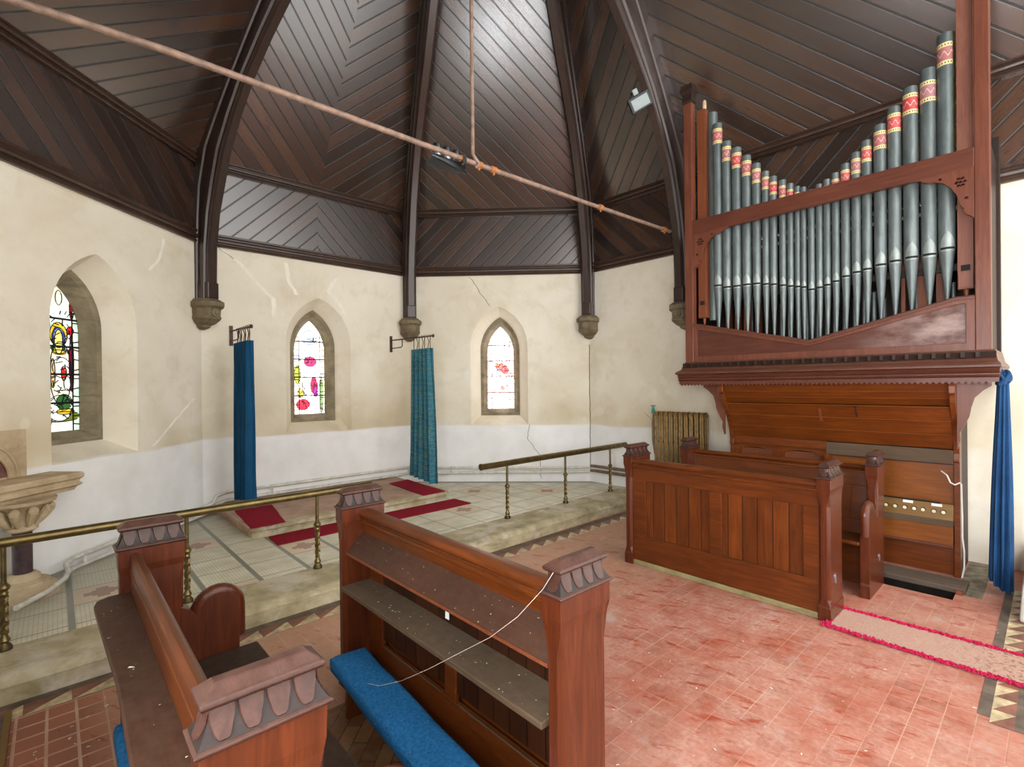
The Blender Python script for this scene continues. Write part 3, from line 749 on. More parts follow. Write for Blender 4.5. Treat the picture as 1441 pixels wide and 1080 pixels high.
def corbel(corner, label, zc=2.86):
    c = Vector((corner[0], corner[1], 0)); ap = Vector((APEX[0], APEX[1], 0)) if abs(corner[1] - APEX[1]) > .1 else Vector((XC, corner[1], 0))
    d = (ap - c).normalized(); n = Vector((-d.y, d.x, 0))
    def P(r, w, z): return c + d * r + n * w + Vector((0, 0, z))
    rt = thing('stone_corbel', label, 'corbel', (c.x, c.y, zc - .37), 'stone corbels under the roof ribs')
    def ring(r, w, z):   # half octagon
        g = .4142 * w + .002 if abs(corner[1] - YT) > .1 else -.02
        return [P(g, -w, z), P(max(g + .004, r * .55), -w, z), P(max(r, g + .01), -w * .5, z), P(max(r, g + .01), w * .5, z), P(max(g + .004, r * .55), w, z), P(g, w, z), P(.003, 0, z)]
    m = MB(); m.loft([ring(.25, .125, zc), ring(.34, .175, zc - .05), ring(.34, .175, zc - .10), ring(.29, .15, zc - .125), ring(.28, .148, zc - .22), ring(.30, .155, zc - .235), ring(.29, .15, zc - .25),
                      ring(.20, .115, zc - .30), ring(.13, .08, zc - .325), ring(.13, .08, zc - .345), ring(.05, .03, zc - .375)])
    m.build('corbel_block', M['corbel'], rt, bevel=0.006)
    m = MB(); k = 14
    for rr, dd in ((.055, .318), (.030, .338)):
        m.loft([[P(.27, rr * math.cos(2 * PI * j / k), zc - .175 + rr * math.sin(2 * PI * j / k)) for j in range(k)], [P(dd - .005, rr * math.cos(2 * PI * j / k), zc - .175 + rr * math.sin(2 * PI * j / k)) for j in range(k)],
                [P(dd, rr * .7 * math.cos(2 * PI * j / k), zc - .175 + rr * .7 * math.sin(2 * PI * j / k)) for j in range(k)]])
    m.build('carved_roundel', M['corbel'], rt, smooth=True)
YT = APEX[1] + 0.03
rib(AB, 'dark moulded timber rib rising beside the window with the yellow-haired figure'); corbel(AB, 'grey stone corbel above the plain dark blue curtain')
rib(BC, 'dark moulded timber rib rising above the patterned teal curtain'); corbel(BC, 'grey stone corbel above the patterned teal curtain')
rib(CD, 'dark moulded timber rib between the palest window and the organ, above the cracked wall corner'); corbel(CD, 'grey stone corbel over the cracked wall corner behind the brass rail')
PD, ribD = rib((XD, YT), 'dark moulded timber rib carrying the small floodlight, next to the organ'); corbel((XD, YT), 'grey stone corbel close against the organ case')
rib((XL, YT), 'dark timber rib at the top left corner where the iron tie rod starts')

# ------------------------------------------------------------------ tie rod, lamps
tr = thing('tie_rod', 'long rusty iron tie rod crossing under the roof with an upright hanger', 'tie rod', (2.73, YT, 3.70))
m = MB(); m.tube([(-.55, YT, 3.64), (.5, YT, 3.695), (1.5, YT, 3.702), (2.73, YT, 3.706), (4.3, YT, 3.728), (6.05, YT, 3.765)], 0.021, 12); m.build('rod', M['rod'], tr, smooth=True)
m = MB(); m.tube([(2.735, YT, 8.9), (2.733, YT, 6.0), (2.731, YT, 3.78), (2.745, YT - .02, 3.735), (2.775, YT - .035, 3.70), (2.765, YT, 3.672)], 0.017, 10); m.build('hanger', M['rod'], tr, smooth=True)
for x, r in ((2.62, .029), (2.80, .031), (2.97, .029), (4.55, .032), (5.9, .034)):
    m = MB(); zc = 3.706 + max(0, x - 2.73) * .0165; m.tube([(x - .028, YT, zc), (x + .028, YT, zc)], r, 10); m.lathe([(.009, zc - .05), (.011, zc - .02)], (x, YT), 8)
    m.build('rod_collar', M['rust'], tr, smooth=True)
sp = thing('spotlight_cluster', 'black spotlight cluster with silver cans clamped to the tie rod', 'spotlight', (2.55, YT + .1, 3.72))
m = MB(); m.hexa([(2.39, YT + .08, 3.675), (2.70, YT + .08, 3.655), (2.70, YT + .22, 3.655), (2.39, YT + .22, 3.675), (2.41, YT + .08, 3.715), (2.72, YT + .08, 3.70), (2.72, YT + .22, 3.70), (2.41, YT + .22, 3.715)])
m.tube([(2.36, YT + .08, 3.69), (2.45, YT + .03, 3.655), (2.56, YT + .03, 3.635), (2.70, YT + .07, 3.63)], [.014, .026, .028, .016], 8); m.box(2.60, 2.64, YT - .03, YT + .09, 3.66, 3.74)
m.build('housing', M['lampblack'], sp, smooth=True)
for x in (2.455, 2.555, 2.655):
    m = MB(); m.lathe([(.030, 3.69), (.033, 3.70), (.033, 3.80), (.028, 3.825), (.012, 3.83)], (x, YT + .14), 14); o = m.build('lamp_can', M['chrome'], sp, smooth=True)
    m = MB(); m.lathe([(.036, 3.795), (.038, 3.80), (.038, 3.825), (.036, 3.83)], (x, YT + .14), 14); m.build('can_collar', M['lampblack'], o, smooth=True)
fl_ = thing('floodlight', 'small floodlight with pale glass fixed on the dark rib beside the organ', 'floodlight', (5.08, YT - .12, 5.15))
def boxm(cx, cy, cz, sx, sy, sz, R):
    m = MB(); m.box(-sx, sx, -sy, sy, -sz, sz); m.v = [tuple(R @ Vector(p) + Vector((cx, cy, cz))) for p in m.v]; return m
RF = Matrix.Rotation(math.radians(-48), 3, 'Z') @ Matrix.Rotation(math.radians(22), 3, 'X') @ Matrix.Rotation(math.radians(-26), 3, 'Y')
boxm(5.05, YT - .20, 5.02, .125, .040, .085, RF).build('lamp_case', M['lampblack'], fl_, bevel=.008)
o_ = RF @ Vector((0, -.041, -.005)); boxm(5.05 + o_.x, YT - .20 + o_.y, 5.02 + o_.z, .098, .006, .060, RF).build('lamp_glass', M['glass'], fl_, bevel=.003)
o_ = RF @ Vector((-.01, .0, .12)); boxm(5.05 + o_.x, YT - .20 + o_.y, 5.02 + o_.z, .03, .03, .035, RF).build('sensor', M['glass'], fl_, bevel=.01)
m = MB(); m.tube([(5.06, YT - .17, 5.10), (5.10, YT - .10, 5.18), (5.11, YT - .04, 5.2)], .014, 8); m.build('lamp_bracket', M['lampblack'], fl_)

# ------------------------------------------------------------------ communion rails
def rail_post(x, parent):
    y = 4.43 + 0.016 * (x - 2.86); z0 = ZS + .001
    ft = MB(); ft.lathe([(.038, z0), (.038, z0 + .018), (.030, z0 + .03), (.028, z0 + .035)], (x, y), 14); 
    p = MB(); p.lathe([(.026, z0 + .03), (.022, z0 + .045), (.030, z0 + .06), (.018, z0 + .085), (.016, z0 + .10)], (x, y), 14)
    rings = []
    for i in range(31):
        t = i / 30; z = z0 + .10 + .235 * t
        rings.append([(x + (.0175 + .0055 * math.cos(4 * a - t * 26)) * math.cos(a), y + (.0175 + .0055 * math.cos(4 * a - t * 26)) * math.sin(a), z) for a in [2 * PI * j / 16 for j in range(16)]])
    p.loft(rings)
    p.lathe([(.016, z0 + .335), (.024, z0 + .345), (.018, z0 + .36), (.033, z0 + .385), (.026, z0 + .40), (.016, z0 + .41), (.0145, z0 + .43), (.0145, .79)], (x, y), 14)
    po = p.build('rail_post', M['brass'], parent, smooth=True); ft.build('post_foot', M['brassd'], po, smooth=True)
def comm_rail(label, x0, x1, xs, r, open_end):
    T2 = lambda x: 4.43 + 0.016 * (x - 2.86)
    rt = thing('communion_rail', label, 'rail', ((x0 + x1) / 2, T2((x0 + x1) / 2), ZS), 'brass communion rails')
    m = MB(); z = .812
    m.tube([(x0, T2(x0), z), (x1, T2(x1), z)], r, 18, caps=not open_end)
    if open_end:
        m.tube([(x0, T2(x0), z), (x0 + .3, T2(x0 + .3), z)], r * .78, 18, caps=True)
        k = 18; m.loft([[(x0 - .0005, T2(x0) + rr * math.cos(2 * PI * j / k), z + rr * math.sin(2 * PI * j / k)) for j in range(k)] for rr in (r * .78, r * 1.06)], caps=False)
        m.tube([(x0 - .002, T2(x0), z), (x0 + .018, T2(x0), z)], r * 1.06, 18, caps=False)
    m.build('handrail', M['brass'], rt, smooth=True)
    if open_end:
        m = MB(); m.tube([(x0 + .02, T2(x0), z), (x0 + .03, T2(x0), z)], r * .77, 18); m.build('open_end', M['black'], rt)
    for x in xs: rail_post(x, rt)
comm_rail('brass handrail on twisted posts in front of the plain dark blue curtain', XL + .01, 2.22, (-.24, .72, 1.70), .031, False)
comm_rail('brass handrail with an open end on twisted posts before the palest window', 3.58, 6.49, (3.99, 5.06, 6.08), .037, True)

# ------------------------------------------------------------------ altar platform and carpets
mb = MB(); rings = []
x0, x1, yf = 1.49, 4.10, 5.72
def pr(z, g):
    pts = []
    for cx, sgn in ((x0, -1), (x1, 1)):
        pass
    r = 0.12
    for i in range(7):
        a = PI + PI / 2 * i / 6; pts.append((x0 + r + (r + g) * math.cos(a), T(x0, yf) + r + (r + g) * math.sin(a), z))
    for i in range(7):
        a = -PI / 2 + PI / 2 * i / 6; pts.append((x1 - r + (r + g) * math.cos(a), T(x1, yf) + r + (r + g) * math.sin(a), z))
    pts += [(x1 + g, YB - .03, z), (x0 + g * -1, YB - .03, z)]
    return pts
mb.loft([pr(ZS, -.03), pr(ZS + .07, -.03), pr(ZS + .08, 0), pr(ZS + .115, 0), pr(ZS + .12, -.012)])
mb.build('altar_platform', [M['pinkstone']], kind='structure', smooth=True)
mb = MB(); 
def kerb(g0, g1, z):
    a = pr(z, g0)[:14]; b = pr(z, g1)[:14]; mb.loft([b, a], caps=False, closed=False)
mb.loft([pr(ZS, -.028)[:14], pr(ZS + .07, -.028)[:14], pr(ZS + .08, .002)[:14], pr(ZS + .115, .002)[:14], pr(ZS + .1215, -.01)[:14], pr(ZS + .1215, -.115)[:14]], caps=False, closed=False)
mb.build('platform_kerb_stone', M['step'], bpy.data.objects['altar_platform'], smooth=True)
def rug(pts, z, label, grp='dark red carpet strips'):
    m = MB(); n = 6; rnd = random.Random(int(pts[0][0] * 99)); top = []
    P = []
    for (a, b) in zip(pts, pts[1:] + pts[:1]):
        for i in range(n):
            t = i / n; P.append((a[0] + (b[0] - a[0]) * t + rnd.uniform(-.006, .006), a[1] + (b[1] - a[1]) * t + rnd.uniform(-.006, .006)))
    cx = sum(p[0] for p in P) / len(P); cy = sum(p[1] for p in P) / len(P)
    m.prism(P, lambda a, b, c: (a, b, c), z, z + .009)
    o = m.build('red_carpet', M['red'], loc=(cx, cy, z)); o['label'] = label; o['category'] = 'carpet'; o['group'] = grp
rug([(1.50, 5.69), (1.85, 5.70), (2.0, 6.66), (1.58, 6.66)], ZS + .122, 'dark red carpet piece at the foot of the plain dark blue curtain')
rug([(3.64, 5.75), (4.00, 5.755), (4.08, 6.90), (3.72, 6.82)], ZS + .122, 'dark red carpet piece at the foot of the patterned teal curtain')
rug([(1.65, 5.32), (4.145, 5.345), (4.132, 5.72), (1.67, 5.69)], ZS + .001, 'long dark red carpet strip lying before the altar step')

# ------------------------------------------------------------------ altar curtains on their brackets
def altar_curtain(x, y0, y1, ztop, zbot0, zbot1, mat, label, yend, flare, folds):
    wy = YB - .005
    rt = thing('altar_curtain', label, 'curtain', (x, (y0 + y1) / 2, zbot0), 'altar curtains on iron brackets')
    m = MB(); m.tube([(x, wy, 2.49), (x, yend, 2.47)], .010, 8); m.lathe([(.004, 2.445), (.018, 2.455), (.018, 2.485), (.004, 2.495)], (x, yend), 10)
    m.tube([(x, wy, 2.36), (x, wy - .32, 2.36), (x, wy - .36, 2.38), (x, wy - .36, 2.48)], .008, 8); m.box(x - .02, x + .02, wy - .015, wy, 2.30, 2.56)
    m.build('curtain_bracket', M['iron'], rt)
    nh = 7
    for i in range(nh):
        y = y0 + (y1 - y0) * (i + .5) / nh
        h = MB(); k = 10; h.tube([(x + .018 * math.cos(2 * PI * j / k), y, 2.478 + .018 * math.sin(2 * PI * j / k)) for j in range(k + 1)], .0035, 5)
        sw = .022 * (-1) ** i
        h.tube([(x, y, 2.46), (x + .01, y + sw, 2.40), (x, y + sw * .2, ztop - .01)], .006, 5); h.build('curtain_hook', M['iron'], rt)
    # pleated cloth: a sheet with depth
    nu, nv = 72, 14; m = MB(); front = []; uvs = []
    for th, sg in ((0.006, 1), (-0.006, -1)):
        rows = []
        for b in range(nv + 1):
            t = b / nv; row = []
            for a in range(nu + 1):
                s = a / nu; yc = (y0 + y1) / 2; hw = (y1 - y0) / 2 * (1 + flare * t)
                y = yc + (s * 2 - 1) * hw
                am = .034 + .02 * t
                ph = s * 2 * PI * folds
                xx = x + am * math.sin(ph + .5 * math.sin(3 * t)) + .012 * math.sin(ph * 2.3 + 1 + t) * t + th
                zb = zbot0 + (zbot1 - zbot0) * s
                row.append((xx, y + .012 * math.cos(ph), ztop + (zb - ztop) * t))
            rows.append(row)
        vs = [p for r in rows for p in r]; fs = []; uv = []
        for b in range(nv):
            for a in range(nu):
                i = b * (nu + 1) + a; fs.append((i, i + 1, i + nu + 2, i + nu + 1))
                uv.append([(a / nu, b / nv * 3), ((a + 1) / nu, b / nv * 3), ((a + 1) / nu, (b + 1) / nv * 3), (a / nu, (b + 1) / nv * 3)])
        m.add(vs, fs, 0, uv)
    m.build('curtain_cloth', mat, rt, smooth=True)
altar_curtain(1.715, 6.42, 7.02, 2.31, .43, .335, M['blue_curtain'], 'plain dark blue altar curtain hanging beside the pink stained window', 6.38, .0, 8)
altar_curtain(4.035, 6.10, 6.62, 2.30, .33, .39, M['teal_curtain'], 'patterned teal altar curtain hanging beside the palest window', 6.06, .30, 5)

# ------------------------------------------------------------------ heating pipes
hp = thing('heating_pipes', 'white painted heating pipes running along the foot of the apse walls', 'pipes', (BC[0], BC[1] - .1, .3))
def run(Fs, z, p, r=.019):
    return [F(u, p, z) for F, u in Fs]
for nm, zB, zC, zA in (('upper', .405, .385, .262), ('lower', .300, .315, .172)):
    m = MB()
    pts = [FC(0.03, .05, zC), FC(1.5, .05, zC), FC(2.96, .05, zB - .01), FB(0.04, .05, zB), FB(1.5, .05, zB), FB(2.75, .05, zB), FB(2.86, .06, zB - .03), FB(2.90, .06, zA + .03), FA(.06, .06, zA), FA(1.2, .06, zA - .01), FA(1.86, .07, zA - .02), FA(1.98, .12, zA - .03), FA(2.06, .22, zA - .06), FA(2.2, .33, zA - .06), FA(2.45, .44, zA - .06), FA(2.75, .50, zA - .06)]
    m.tube(pts, .020 if nm == 'upper' else .022, 10)
    m.build('pipe', M['whitepipe'], hp, smooth=True)
for F, u, z in ((FA, .9, .215), (FA, 1.75, .2), (FB, .08, .35), (FB, 2.2, .35), (FC, .45, .35), (FC, 2.3, .35)):
    m = MB(); a = F(u, .075, z - .06); b = F(u, .075, z + .07); m.tube([a, b], .012, 6); m.build('pipe_clip', M['whitepipe'], hp)
hp2 = thing('heating_pipes', 'brown heating pipes behind the brass rail, leading to the radiator', 'pipes', (6.44, 4.6, .34))
for z in (.42, .345):
    m = MB(); m.tube([(6.42, 5.12, z), (6.44, 5.05, z), (6.44, 3.9, z)], .024, 10); m.build('pipe', M['brownpipe'], hp2, smooth=True)

# ------------------------------------------------------------------ radiator
rd = thing('radiator', 'gold brown cast iron column radiator on the wall beside the organ', 'radiator', (6.33, 3.43, ZS if False else 0.0))
for i in range(10):
    y = 3.80 - .0745 * i
    m = MB()
    for x in (6.24, 6.36):
        m.tube([(x, y - .012, .14), (x, y - .012, 1.31)], .0145, 8); m.tube([(x, y + .016, .14), (x, y + .016, 1.31)], .0145, 8)
    for z in (.14, .55, .93, 1.31): m.box(6.225, 6.375, y - .026, y + .030, z - .016, z + .016) if z in (.14, 1.31) else m.box(6.245, 6.355, y - .012, y + .016, z - .008, z + .008)
    m.tube([(6.30, y - .034, 1.31), (6.30, y + .040, 1.31)], .024, 10); m.tube([(6.30, y - .034, .14), (6.30, y + .040, .14)], .024, 10)
    m.loft([[(6.225, y - .02, 1.32), (6.375, y - .02, 1.32), (6.375, y + .024, 1.32), (6.225, y + .024, 1.32)], [(6.24, y - .014, 1.355), (6.36, y - .014, 1.355), (6.36, y + .018, 1.355), (6.24, y + .018, 1.355)]])
    m.build('radiator_section', M['radiator'], rd, smooth=True, bevel=.004)
for y in (3.78, 3.13):
    m = MB(); m.box(6.24, 6.36, y - .02, y + .02, 0, .14); m.build('radiator_foot', M['radiator'], rd)
vp = MB(); vp.tube([(6.30, 3.84, 1.31), (6.30, 3.875, 1.30), (6.30, 3.885, 1.22), (6.30, 3.885, .95), (6.30, 3.86, .78), (6.31, 3.83, .66), (6.32, 3.82, .3), (6.33, 3.82, .05)], .021, 8)
v_ = vp.build('feed_pipe', M['brownpipe'], rd, smooth=True)
m = MB(); m.lathe([(.02, 1.32), (.026, 1.335), (.022, 1.37), (.016, 1.40), (.012, 1.42), (.035, 1.425), (.035, 1.435), (.01, 1.44)], (6.30, 3.885), 12); m.build('valve', M['green'], v_, smooth=True)

# ------------------------------------------------------------------ carved stone shelf at the left
cs = thing('credence_shelf', 'carved stone shelf on a column against the wall under the window with the yellow-haired figure', 'stone shelf', FA(2.4, .2, .0 + ZS))
m = MB(); prof = [(0, 1.045), (.30, 1.045), (.31, 1.03), (.31, 1.0), (.29, .985), (.285, .965), (.30, .955), (.30, .94), (.275, .925), (.26, .895), (0, .895)]
U0 = 1.99
m.loft([[FA(U0 + .0 if p == 0 else U0 + (.31 - p) * .9, p, z) for p, z in prof], [FA(2.95, p, z) for p, z in prof]]); m.build('shelf_slab', M['shelf'], cs, bevel=.004)
m = MB(); uc, pc = 2.42, .20
rings = []
for r, z in ((.22, .895), (.21, .87), (.17, .85), (.12, .80), (.095, .74), (.085, .70), (.10, .685), (.10, .665), (.075, .65)):
    rings.append([FA(uc + r * math.cos(2 * PI * j / 20), pc + r * .9 * math.sin(2 * PI * j / 20), z) for j in range(20)])
m.loft(rings); cap_ = m.build('capital', M['shelf'], cs, smooth=True)
for j in range(10):
    a = 2 * PI * j / 10; m = MB(); q = []
    for t in range(7):
        tt = t / 6; rr = .10 + .10 * tt ** 1.4 + (.02 * math.sin(tt * PI)); zz = .70 + .175 * tt - (.05 * max(0, tt - .7) / .3)
        q.append(FA(uc + rr * math.cos(a), pc + rr * .9 * math.sin(a), zz))
    m.tube(q, [.012, .022, .028, .032, .034, .034, .02], 8); m.build('carved_leaf', M['shelf'], cap_, smooth=True)
m = MB(); rings = [[FA(uc + .06 * math.cos(2 * PI * j / 18), pc + .06 * math.sin(2 * PI * j / 18), z) for j in range(18)] for z in (.33, .65)]; m.loft(rings)
m.build('column_shaft', flat('dark_marble', (74, 58, 62), 0.25, 0, .2), cs, smooth=True)
m = MB(); rings = []
for r, z in ((.22, ZS), (.22, ZS + .05), (.19, ZS + .08), (.17, ZS + .09), (.16, ZS + .11), (.11, ZS + .13), (.10, ZS + .16), (.075, ZS + .18)):
    rings.append([FA(uc + r * math.cos(2 * PI * j / 20), pc + r * math.sin(2 * PI * j / 20), z) for j in range(20)])
m.loft(rings); m.build('column_base', M['shelf'], cs, smooth=True)
m = MB(); arch = [(2.54 + .20 * math.cos(PI * j / 16), 1.05 + .25 * math.sin(PI * j / 16)) for j in range(17)]
m.prism([(2.20, 1.045), (3.0, 1.045), (3.0, 1.43), (2.20, 1.43)], lambda a, b, c: FA(a, c, b), .001, .012, [[(p[0], max(p[1], 1.06)) for p in arch]])
m.build('niche_panel', M['shelf'], cs)
for rr, pp in ((.265, .026), (.20, .030)):
    m = MB(); m.tube([FA(2.54 + rr * math.cos(PI * j / 20), pp - .012, 1.05 + rr * 1.1 * math.sin(PI * j / 20)) for j in range(21)], .014, 8); m.build('arch_moulding', M['shelf'], cs, smooth=True)
m = MB(); m.prism([(2.34, 1.05), (2.74, 1.05), (2.74, 1.31), (2.34, 1.31)], lambda a, b, c: FA(a, c, b), .0012, .004); m.build('niche_back', flat('red_niche_stone', (128, 84, 74), .8, 0, .2), cs)

# ------------------------------------------------------------------ choir stalls
def finial(x0, x1, y0, y1, z, parent, tong=3, ov=.018):
    """carved cap of a pew end: cavetto with tongues under a hipped top"""
    m = MB()
    def ring(g, zz): return [(x0 - g, y0 - g, zz), (x1 + g, y0 - g, zz), (x1 + g, y1 + g, zz), (x0 - g, y1 + g, zz)]
    def gz(zz): return .004 - .024 * (1 - (1 - min(1, max(0, zz - .014) / .064)) ** 2)
    m.loft([ring(.006, z), ring(.011, z + .005), ring(.011, z + .010), ring(.004, z + .014)] + [ring(gz(q), z + q) for q in (.024, .034, .046, .058, .070, .078)] + [ring(-.006, z + .082), ring(-.002, z + .088), ring(-.003, z + .097), ring(-.010, z + .102), ring(-.030, z + .118), ring(-.034, z + .120)])
    o = m.build('carved_cap', M['capd'], parent)
    m = MB()
    def tongue(P, wdt):
        k = 12; out = []
        for j in range(k + 1):
            a = -1 + 2 * j / k; out.append((a * wdt / 2, .017 + .060 * abs(a) ** 3.6))
        ring0 = [P(u, zz, .001) for u, zz in out] + [P(wdt / 2, .080, .001), P(-wdt / 2, .080, .001)]
        ring1 = [P(u * .9, zz + .004 * (1 - abs(u) * 2 / wdt), .0045) for u, zz in out] + [P(wdt * .45, .080, .0045), P(-wdt * .45, .080, .0045)]
        ring2 = [P(u * .5, zz * .5 + .032, .0065) for u, zz in out] + [P(wdt * .25, .080, .0065), P(-wdt * .25, .080, .0065)]
        m.loft([ring0, ring1, ring2])
    nx = 4; wx = (x1 - x0 - .03) / nx
    for i in range(nx):
        cx = x0 + .015 + wx * (i + .5)
        tongue(lambda u, zz, d: (cx + u, y0 - gz(zz) - d, z + zz), wx * .97); tongue(lambda u, zz, d: (cx + u, y1 + gz(zz) + d, z + zz), wx * .97)
    cy = (y0 + y1) / 2
    tongue(lambda u, zz, d: (x0 - gz(zz) - d, cy + u, z + zz), (y1 - y0) * .7); tongue(lambda u, zz, d: (x1 + gz(zz) + d, cy + u, z + zz), (y1 - y0) * .7)
    m.build('carved_tongues', M['capw'], o, smooth=True)
    m = MB(); m.loft([ring(-.008, z + .0815), ring(-.0005, z + .0875), ring(-.0015, z + .0975), ring(-.009, z + .1025), ring(-.029, z + .1185), ring(-.033, z + .1205)]); m.build('cap_top', M['capw'], o, bevel=.003)
    m = MB(); m.loft([ring(.0055, z - .001), ring(.0120, z + .005), ring(.0120, z + .0105), ring(.0055, z + .0145)]); m.build('cap_base', M['capw'], o, bevel=.002)

def shaft(x0, x1, y0, y1, ztop, head, parent, cut=.020, foot=.10):
    """upright of a pew end: square head and foot, stop-chamfered shaft between"""
    m = MB()
    def ring(c, z, g=0.0):
        a, b, d, e = x0 - g, x1 + g, y0 - g, y1 + g
        return [(a + c, d, z), (b - c, d, z), (b, d + c, z), (b, e - c, z), (b - c, e, z), (a + c, e, z), (a, e - c, z), (a, d + c, z)]
    zs = ztop - head
    m.loft([ring(.002, 0.001, .004), ring(.002, foot, .004), ring(.002, foot + .01), ring(cut, foot + .06), ring(cut, zs - .10), ring(.003, zs - .02), ring(.002, zs, .002), ring(.002, zs + .03, .008), ring(.002, ztop, .008)])
    return m.build('end_post', M['pew_end'], parent, bevel=.003)

def choir_desk(x0, sg, depth, label, loc, rail_at, panel_at, nback):
    """front desk of the stalls; sg = +1 if its front faces -x"""
    X = lambda l: x0 + sg * l
    rt = thing('choir_desk', label, 'choir stall', loc, 'front desks of the choir stalls')
    def bx(l0, l1, y0, y1, z0, z1): 
        a, b = sorted((X(l0), X(l1))); m = MB(); m.box(a, b, y0, y1, z0, z1); return m
    Y0, Y1 = 1.105, 2.862; t = .078
    for a, b in ((Y0, Y0 + t), (Y1 - t, Y1)):
        xa, xb = sorted((X(0), X(depth)))
        p = shaft(xa, xb, a, b, 1.036, .10, rt)
        finial(xa - .004, xb + .004, a - .004, b + .004, 1.036, p, 3)
    ya, yb = Y0 + t, Y1 - t
    # top rail with mouldings
    m = MB(); r0, r1 = rail_at
    half_ = [(.022, .875), (.022, .935), (.006, .940), (.002, .948), (.004, .960), (.016, .966), (.018, .972), (.004, .978), (-.004, .988), (-.006, 1.0), (-.001, 1.010), (.010, 1.019), (.02, 1.022)]
    prof = [(r0 + a_, b_) for a_, b_ in half_] + [(r1 - a_, b_) for a_, b_ in reversed(half_)]
    m.loft([[(X(l), y, z) for l, z in prof] for y in (ya, yb)]); m.build('top_rail', M['pew_y'], rt, smooth=True)
    pa = panel_at; mid = (1.945, 2.035)
    m = MB(); 
    def fr(y0, y1, z0, z1, a=pa - .022, b=pa + .004):
        q, w = sorted((X(a), X(b))); m.box(q, w, y0, y1, z0, z1)
    fr(ya, yb, .822, .957); fr(ya, yb, .045, .285); fr(ya, ya + .105, .285, .822); fr(yb - .14, yb, .285, .822); fr(mid[0] - .035, mid[1] - .02, .285, .822)
    m.build('panel_frame', M['pew_y'], rt, bevel=.004)
    m = MB(); q, w = sorted((X(pa - .004), X(pa + .014))); m.box(q, w, ya + .10, yb - .13, .27, .83); m.build('boarded_panel', M['pew_board'], rt)
    m = bx(pa - .03, pa + .03, ya, yb, .001, .045); m.build('floor_plate', M['edge_green'], rt, bevel=.006)
    return rt, X, ya, yb
# desk facing us, right of the red floor
d1, X1, ya, yb = choir_desk(4.115, 1, .315, 'oak choir desk with a boarded front standing before the organ', (4.27, 1.98, 0), (.0, .085), .045, 2)
m = MB(); m.hexa([(X1(.09), ya, .90), (X1(.20), ya, .80), (X1(.20), yb, .80), (X1(.09), yb, .90), (X1(.10), ya, .915), (X1(.215), ya, .815), (X1(.215), yb, .815), (X1(.10), yb, .915)]); m.build('book_board', M['desk'], d1, bevel=.003)
# desk seen from behind, in the middle
d2, X2, ya, yb = choir_desk(1.472, -1, .250, 'oak choir desk seen from its book-board side, beside the blue kneeler', (1.35, 1.98, 0), (.07, .15), .030, 2)
m = MB(); m.box(1.398, 1.416, ya, yb, .28, .955); m.build('back_boards', M['pew_back'], d2)
m = MB(); m.box(1.385, 1.412, ya, yb, .03, .245); m.box(1.385, 1.412, ya, ya + .09, .245, .955); m.box(1.385, 1.412, yb - .14, yb, .245, .955); m.box(1.388, 1.412, 1.93, 2.02, .245, .56)
m.build('back_frame', M['pew_y'], d2, bevel=.004)
m = MB(); m.box(1.3825, 1.386, ya + .12, 1.91, .243, .250); m.box(1.3825, 1.386, 2.05, yb - .17, .243, .250); m.build('dusty_ledge', M['shelfw'], d2)
m = MB(); m.hexa([(1.245, ya, .778), (1.36, ya, .885), (1.36, yb, .885), (1.245, yb, .778), (1.238, ya, .790), (1.355, ya, .899), (1.355, yb, .899), (1.238, yb, .790)]); m.build('book_board', M['desk'], d2, bevel=.003)
m = MB(); m.box(1.236, 1.244, ya, yb, .775, .789); m.build('book_lip', M['organ_pipe_wood'], d2, bevel=.002)
m = MB(); m.hexa([(1.205, ya, .575), (1.40, ya, .575), (1.40, yb, .575), (1.205, yb + .0, .575), (1.205, ya, .600), (1.40, ya, .600), (1.40, yb, .600), (1.205, yb, .600)]); m.build('book_shelf', M['shelfw'], d2, bevel=.004)
m = MB(); m.box(1.383, 1.3848, 1.97, 2.0, .625, .70); m.build('paper_label', M['paper'], d2)
m = MB()
k = 16; m.loft([[(4.235 + .018 * math.cos(2 * PI * j / k), 1.105 - dd, .295 + .042 * math.sin(2 * PI * j / k)) for j in range(k)] for dd in (-.002, .004)] + [[(4.235 + .008 * math.cos(2 * PI * j / k), 1.105 - .008, .295 + .025 * math.sin(2 * PI * j / k)) for j in range(k)]])
m.build('metal_stud', M['metal'], d1, smooth=True)

